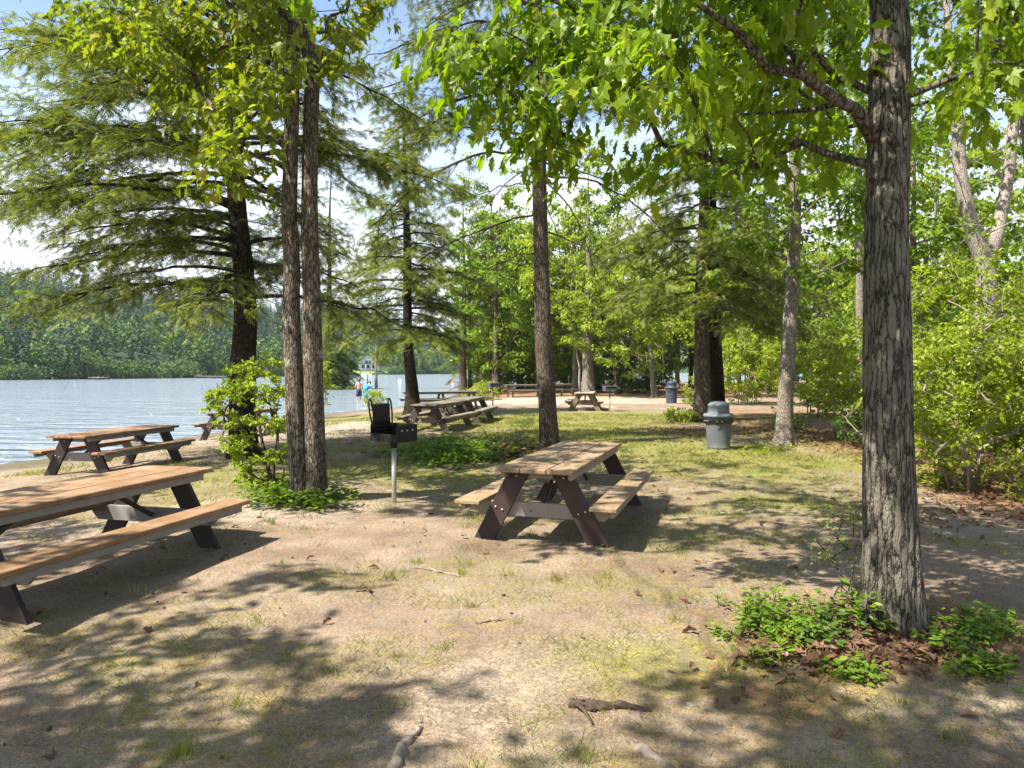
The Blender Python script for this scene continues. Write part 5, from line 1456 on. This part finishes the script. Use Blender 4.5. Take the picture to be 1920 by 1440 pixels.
# ------------------------------------------------------------------ on and across the lake
M['white'] = plain_mat('white_paint', (.78, .78, .76), .5, .05, 6)
M['red'] = plain_mat('faded_red', (.55, .14, .10), .5, .1, 6)
M['bird'] = plain_mat('bird_grey', (.16, .16, .17), .7, .3, 20)
M['roof'] = plain_mat('roof_grey', (.10, .105, .12), .8, .2, 3)
M['glass'] = plain_mat('window_dark', (.03, .04, .055), .15, .1, 3, spec=.6)
M['deck'] = plain_mat('deck_grey', (.30, .29, .27), .8, .2, 3)
M['wall_pale'] = plain_mat('pale_siding', (.66, .67, .66), .7, .06, 2)
M['wall_brown'] = plain_mat('brown_siding', (.20, .17, .14), .8, .15, 2)
M['grass_far'] = plain_mat('lawn_far', (.17, .24, .06), .9, .3, .4)

def buoy(label, px, py, Y, m):
    c = P(px, py, Y); root = thing('buoy', label, 'buoy', (c[0], c[1], LAKE_Z), 0, None)
    a = MB(); lathe(a, [(0, -.3), (.22, -.28), (.32, -.05), (.32, .12), (.2, .24), (.06, .32), (0, .33)], 16); a.build('float', m, root)
    a = MB(); tube(a, [(0, 0, .3), (0, 0, .36), (0, 0, .42)], [.05, .04, .03], 8); a.build('mast', M['white'], root)
buoy('white buoy with a dark base on the water left of the curved hemlock foot', 750, 713, 118, M['white'])
buoy('red and white buoy near the right end of the visible water', 849, 712, 112, M['red'])
def pole(label, px, Y, h):
    c = P(px, 715, Y); root = thing('marker_pole', label, 'pole', (c[0], c[1], LAKE_Z))
    a = MB(); tube(a, [(0, 0, -1), (0, 0, h * .6), (.05, 0, h)], [.06, .05, .035], 8); a.build('post', M['bark_dark'], root)
    a = MB(); lathe(a, [(0, h - .02), (.09, h), (.09, h + .08), (0, h + .12)], 10); a.build('cap', M['bird'], root)
pole('thin dark pole standing in the water right of the bathers', 689, 78, 1.3)

def bird(label, px, py, Y, roll, span=.55):
    c = P(px, py, Y); root = thing('bird', label, 'bird', c, .6, 'birds skimming the lake')
    root.rotation_euler = (0, roll, .5)
    a = MB(); lathe(a, [(0, -.13), (.022, -.09), (.038, 0), (.03, .07), (.012, .11), (0, .14)], 10)
    for q in range(len(a.v)): a.v[q] = a.v[q][:, [0, 2, 1]]
    a.add([(-.01, -.12, 0), (.01, -.12, 0), (.05, -.22, .003), (-.05, -.22, .003)], [[0, 1, 2, 3]]); a.build('body', M['bird'], root)
    for s in (-1, 1):
        w = MB(); P0 = [(0, .05, .01), (s * span * .25, .07, .05), (s * span * .5, -.02, .03), (s * span * .27, -.045, .045), (0, -.05, .01)]
        w.add(P0, [[0, 1, 3, 4], [1, 2, 3]]); o = w.build('wing', M['bird'], root); so = o.modifiers.new('t', 'SOLIDIFY'); so.thickness = .008
bird('grey bird skimming the lake, leftmost of the three', 122, 727, 40, -.95)
bird('grey bird over the lake between the other two birds', 325, 722, 46, -.7)
bird('grey bird over the lake nearest the bright shrub', 378, 727, 36, .95)

def gable_house(label, x, y, rz, w, d, h, roof_h, wall, porch=True, name='lake_house'):
    z = float(hz(x, y)); root = thing(name, label, 'house', (x, y, z), rz)
    a = MB(); hw, hd = w / 2, d / 2
    v = [(-hw, -hd, -1), (hw, -hd, -1), (hw, hd, -1), (-hw, hd, -1), (-hw, -hd, h), (hw, -hd, h), (hw, hd, h), (-hw, hd, h), (0, -hd, h + roof_h), (0, hd, h + roof_h)]
    a.add(v, [[0, 1, 5, 8, 4], [2, 3, 7, 9, 6], [1, 2, 6, 5], [3, 0, 4, 7], [3, 2, 1, 0]]); a.build('wall', wall, root)
    r = MB(); e = .45; sl = roof_h / hw
    for s in (-1, 1):
        p = [(0, -hd - e, h + roof_h + .12), (0, hd + e, h + roof_h + .12), (s * (hw + e), hd + e, h - sl * e + .12), (s * (hw + e), -hd - e, h - sl * e + .12)]
        q = [(x_, y_, z_ - .16) for x_, y_, z_ in p]
        f = [[0, 1, 2, 3], [7, 6, 5, 4], [0, 3, 7, 4], [3, 2, 6, 7], [2, 1, 5, 6], [1, 0, 4, 5]]
        r.add(p + q, f if s > 0 else [k[::-1] for k in f])
    ro = r.build('roof', M['roof'], root)
    c = MB(); board(c, hw * .4, .5, h + roof_h * .9, .6, .6, 1.6); c.build('chimney', M['wall_brown'], ro)
    for wx, wz in ((-hw * .55, 1.5), (0, 1.5), (hw * .55, 1.5), (-.6, h + .4), (.6, h + .4)):
        fm = MB(); board(fm, wx, -hd - .02, wz, 1.15, .10, 1.35, None, .01); wo = fm.build('window', M['white'], root)
        pm = MB(); board(pm, wx, -hd - .085, wz, .95, .03, 1.15, None, .005); pm.build('pane', M['glass'], wo)
    if porch:
        m = MB(); board(m, 0, -hd - 1.3, .25, w + .8, 2.4, .2)
        m.build('porch_deck', M['deck'], root)
        m = MB(); board(m, 0, -hd - 1.35, 2.75, w + 1.0, 2.5, .15); m.build('porch_roof', M['roof'], root)
        for k in range(4):
            m = MB(); board(m, -hw + w * k / 3, -hd - 2.4, 1.5, .16, .16, 2.4); m.build('porch_post', M['white'], root)
    return root
gable_house('white gabled house with a dark porch above a lawn across the lake', -52.5, 262, .25, 6.4, 7.5, 2.7, 2.9, M['wall_pale'])
gable_house('low grey house among the trees at the far left shore', -109, 153, .7, 8, 6, 2.6, 1.5, M['wall_brown'])
lw = MB()
def lawn_patch():
    xs = np.linspace(-61, -44, 16); ys = np.linspace(243, 262, 16); X, Y = np.meshgrid(xs, ys, indexing='ij')
    n = 16; i, j = np.meshgrid(np.arange(n - 1), np.arange(n - 1), indexing='ij')
    f = np.stack([i * n + j, (i + 1) * n + j, (i + 1) * n + j + 1, i * n + j + 1], -1).reshape(-1, 4)
    d = poly_dist(X, Y, FAR_SHORE).ravel()[f].min(1)
    lw.add(np.stack([X, Y, hz(X, Y) + .12], -1).reshape(-1, 3), f[d > 2.5], 0, True)
lawn_patch(); tag(lw.build('far_lawn', M['grass_far']), kind='structure')
def dock(label, px, Y, rz, L=7.0):
    c = P(px, 705, Y); root = thing('dock', label, 'dock', (c[0], c[1], LAKE_Z), rz)
    m = MB()
    for k in range(14): board(m, 0, -L / 2 + L * (k + .5) / 14, .42, 1.6, L / 14 - .03, .06, None, .005)
    m.build('deck', M['deck'], root)
    for s in (-1, 1):
        for y in (-L * .45, 0, L * .45): m = MB(); tube(m, [(s * .78, y, -1.5), (s * .78, y, .2), (s * .78, y, .75)], .08, 8); m.build('post', M['bark_brown'], root)
dock('long grey dock at the far shore behind the left hemlock', 398, 160, 1.1, 10)
dock('small pale dock in front of the far conifers at the left', 185, 134, .9, 5)

def rowboat(label, px, Y, rz):
    c = P(px, 706, Y); root = thing('rowboat', label, 'boat', (c[0], c[1], LAKE_Z), rz)
    n = 11; rows = []
    for i in range(n):
        t = i / (n - 1); y = -2 + 4 * t; w = .7 * math.sin(PI * min(1, .28 + .72 * (1 - t))) ** .7 if t < 1 else .02; sh = .5 + .25 * t * t
        rows.append([(-w, y, sh), (-w * .75, y, .05), (0, y, -.12), (w * .75, y, .05), (w, y, sh)])
    v = [p for r in rows for p in r]; f = [[i * 5 + j, i * 5 + j + 1, (i + 1) * 5 + j + 1, (i + 1) * 5 + j] for i in range(n - 1) for j in range(4)] + [[0, 1, 2, 3, 4]]
    m = MB(); m.add(v, f); o = m.build('hull', M['white'], root); so = o.modifiers.new('t', 'SOLIDIFY'); so.thickness = .05
    for y in (-.8, .5): m = MB(); board(m, 0, y, .33, 1.25, .25, .04); m.build('seat', M['deck'], root)
rowboat('small white boat lying at the lawn of the white house', 687, 236, 1.2)

# ------------------------------------------------------------------ sticks, stones and roots
def stick(name, label, pts, r, mat, cat, seed=0, lift=.0, side=()):
    rg = np.random.default_rng(seed)
    g = np.array([G(*p) for p in pts]); base = g[0].copy()
    k = np.linspace(0, len(g) - 1, 22)
    pp = np.stack([np.interp(k, np.arange(len(g)), g[:, c]) for c in range(3)], 1)
    for _ in range(2): pp[1:-1] = (pp[:-2] + 2 * pp[1:-1] + pp[2:]) / 4
    rr = np.interp(k, np.linspace(0, len(g) - 1, len(r)), r)
    pp[:, 2] = gz(pp[:, 0], pp[:, 1]) + rr * (.05 if cat == 'root' else .45) + lift + rg.normal(0, .003, 22)
    pp[1:-1, :2] += rg.normal(0, .006, (20, 2))
    m = MB(); ph = rg.uniform(0, 6.28)
    tube(m, pp - base, rr, 12, flute=lambda i, a: 1 + .16 * np.sin(2 * a + i * .5 + ph) + .12 * np.sin(3 * a - i * .35) + .22 * np.sin(i * 1.3 + ph) * np.sin(i * .37))
    for q, L, az in side:
        c = pp[q] - base; tube(m, [c, c + [L * .5 * math.cos(az), L * .5 * math.sin(az), .02], c + [L * math.cos(az), L * math.sin(az), .0]], [rr[q] * .55, rr[q] * .45, rr[q] * .2], 8)
    root = thing(name, label, cat, base); m.build('wood', mat, root)
M['dead_wood'] = plain_mat('dead_wood', (.21, .175, .14), .9, .45, 34, bstr=.6, spec=.1, dirt=(.08, .06, .045), dirt_amt=.6)
M['dead_dark'] = plain_mat('dead_dark', (.075, .055, .042), .9, .5, 40, bstr=.6, spec=.1, dirt=(.025, .018, .014), dirt_amt=.6)
stick('dead_branch', 'dark dead branch lying on the sand at the bottom right of the middle', [(1068, 1322), (1100, 1328), (1160, 1324), (1222, 1334)], (.020, .024, .022, .006), M['dead_dark'], 'branch', 1, side=((1, .22, -1.25), (3, .10, -.6)))
stick('tree_root', 'pale surface root running out of the bottom edge left of the middle', [(792, 1350), (782, 1372), (764, 1392), (752, 1412), (716, 1470)], (.004, .015, .021, .026, .030), M['dead_wood'], 'root', 2)
stick('tree_root', 'grey surface root at the bottom edge right of the middle', [(1168, 1384), (1190, 1398), (1214, 1410), (1250, 1440), (1290, 1475)], (.004, .014, .022, .025, .026), M['dead_wood'], 'root', 3)
stick('tree_root', 'short grey root end on the ground beside the dead branch', [(1245, 1308), (1290, 1322), (1345, 1334)], (.006, .014, .006), M['dead_wood'], 'root', 4)
stick('stick', 'pale bleached stick on the ground in front of the middle table', [(768, 1064), (815, 1070), (862, 1082)], (.006, .013, .006), M['dead_wood'], 'stick', 5)
stick('stick', 'thin brown twig lying in the sunlit middle of the foreground', [(892, 1170), (920, 1166), (950, 1163)], (.004, .006, .003), M['dead_dark'], 'stick', 6)
stick('stick', 'small dark twig left of the middle on the sunlit sand', [(668, 1110), (690, 1108), (712, 1132)], (.004, .007, .003), M['dead_dark'], 'stick', 7)
stick('stick', 'thin leaning twig on the ground under the right end of the middle table', [(1047, 1030), (1052, 1020), (1060, 1012)], (.004, .007, .003), M['dead_wood'], 'stick', 8)

# ------------------------------------------------------------------ grass, needles, dead leaves: more than anyone could count
def build_ground_stuff():
    rg = np.random.default_rng(201)
    mb = MB()
    def blades(n, x0, x1, y0, y1, size, power, wid=1.0, dark=False):
        x = rg.uniform(x0, x1, n); y = y0 + (y1 - y0) * rg.uniform(0, 1, n) ** power
        clus = fbm(x * 2.6, y * 2.6, 301, 3)
        keep = (rg.uniform(0, 1, n) < grass_mask(x, y) * (.25 + 1.5 * sstep(.46, .62, clus))) & (poly_dist(x, y, NEAR_SHORE) > .4)
        x, y = x[keep], y[keep]; n = len(x)
        a = rg.uniform(0, 6.28, n)
        ax = np.stack([np.cos(a) * rg.uniform(.2, 1.1, n), np.sin(a) * rg.uniform(.2, 1.1, n), rg.uniform(.35, 1.0, n)], 1)
        nr = np.stack([-np.sin(a), np.cos(a), np.full(n, .2)], 1)
        T = (BLADE[0] * np.array([1, wid, 1]), BLADE[1])
        scatter(mb, T, np.stack([x, y, gz(x, y)], 1), ax, nr, size * rg.uniform(.5, 1.3, n))
    blades(90000, -3.6, 3.8, 2.2, 7.0, .050, 1.3)
    blades(70000, -7, 6.5, 6.5, 13, .060, 1.2, 1.3)
    blades(90000, -9, 8, 12, 26, .075, 1.0, 2.4)
    nt = 420
    tx = rg.uniform(-3.4, 4.4, nt); ty = 2.2 + 8 * rg.uniform(0, 1, nt) ** 1.4
    k = rg.uniform(0, 1, nt) < .25 + grass_mask(tx, ty); tx, ty = tx[k], ty[k]
    for x0, y0 in zip(tx, ty):
        m = int(rg.uniform(14, 46)); sp = rg.uniform(.02, .07)
        x = x0 + rg.normal(0, sp, m); y = y0 + rg.normal(0, sp, m); a = rg.uniform(0, 6.28, m); w = rg.uniform(.1, .7, m)
        scatter(mb, BLADE, np.stack([x, y, gz(x, y)], 1), np.stack([np.cos(a) * w, np.sin(a) * w, np.ones(m)], 1), np.stack([-np.sin(a), np.cos(a), np.full(m, .2)], 1), rg.uniform(.03, .085) * rg.uniform(.6, 1.2, m))
    tag(mb.build('grass', M['grass_blade']), 'thin short grass growing in patches over the sandy clearing', 'grass', kind='stuff')
    mb = MB()
    n = 150000
    x = rg.uniform(-3.6, 4.2, n); y = 2.1 + 5.6 * rg.uniform(0, 1, n) ** 1.5
    k = rg.uniform(0, 1, n) < (.25 + .9 * litter_mask(x, y) + .5 * sstep(.5, .65, fbm(x * 1.8, y * 1.8, 333, 3))) * .8
    x, y = x[k], y[k]; n = len(x)
    a = rg.uniform(0, 6.28, n)
    scatter(mb, (BLADE[0] * np.array([1, .55, 1]), BLADE[1]), np.stack([x, y, gz(x, y) + .004 + rg.uniform(0, .004, n)], 1), np.stack([np.cos(a), np.sin(a), rg.normal(0, .08, n)], 1), np.tile([0, 0, 1.0], (n, 1)) + rg.normal(0, .3, (n, 3)), rg.uniform(.02, .06, n))
    tag(mb.build('pine_needles', M['needle']), 'fallen brown needles scattered over the near ground', 'needles', kind='stuff')
    mb = MB()
    n = 26000
    x = rg.uniform(-4, 11, n); y = rg.uniform(2.2, 20, n)
    lm = litter_mask(x, y)
    k = (rg.uniform(0, 1, n) < np.where(lm > .45, lm * .55, .012)); x, y = x[k], y[k]; n = len(x); a = rg.uniform(0, 6.28, n)
    q = px_pts(rg, (1580, 1215, 200, 52), 620); q2 = px_pts(rg, (1790, 950, 160, 50), 300)
    x = np.concatenate([x, q[:, 0], q2[:, 0]]); y = np.concatenate([y, q[:, 1], q2[:, 1]]); n = len(x); a = rg.uniform(0, 6.28, n)
    scatter(mb, [(V * np.array([1, 1, 1.6]), F_) for V, F_ in OAKS], np.stack([x, y, gz(x, y) + rg.uniform(.008, .035, n)], 1), np.stack([np.cos(a), np.sin(a), rg.normal(0, .25, n)], 1), np.tile([0, 0, 1.0], (n, 1)) + rg.normal(0, .45, (n, 3)), rg.uniform(.04, .095, n))
    tag(mb.build('leaf_litter', M['dead_leaf']), 'brown dead leaves lying under the oak and along the bushes', 'dead leaves', kind='stuff')
    mb = MB(); n = 130
    x = rg.uniform(-4, 4.5, n); y = 2.2 + 7 * rg.uniform(0, 1, n) ** 1.3
    for i in range(n):
        r = rg.uniform(.004, .010); c = np.array([x[i], y[i], float(gz(x[i], y[i])) + r * .6]); a = rg.uniform(0, 6.28); d = np.array([math.cos(a), math.sin(a), .1]) * r * rg.uniform(1, 2.4)
        tube(mb, [c - d, c - d * .4, c + d * .4, c + d], [r * .4, r, r * .9, r * .3], 6)
    tag(mb.build('cones_and_bark', M['dead_dark']), 'small dark cones and bark bits scattered on the near ground', 'debris', kind='stuff')
M['grass_blade'] = leaf_mat('grass_blade', (.10, .125, .02), (.26, .27, .05), (.36, .30, .11), .2, .4, .6, 1.2)
M['needle'] = leaf_mat('needle', (.15, .075, .035), (.32, .19, .10), (.42, .32, .2), .25, .1, .8, 1.5)
build_ground_stuff()

# ------------------------------------------------------------------ the air over the lake
def build_haze():
    me = bpy.data.meshes.new('haze'); bm = bmesh.new(); bmesh.ops.create_cube(bm, size=1.0)
    bm.to_mesh(me); bm.free()
    h = bpy.data.objects.new('haze', me); COL.objects.link(h)
    lo, hi = np.array([-1000.0, -400, -5.0]), np.array([1100.0, 1400, 130.0])
    h.location = (lo + hi) / 2; h.scale = hi - lo
    s = NT('haze_air')
    v = s('VolumePrincipled', {'Color': (.80, .90, 1.0, 1), 'Density': 0.0002, 'Anisotropy': .3})
    s.t.links.new(v.outputs[0], s.out.inputs['Volume'])
    me.materials.append(s.m)
    tag(h, kind='stuff'); h['label'] = 'thin pale haze over the lake'
build_haze()
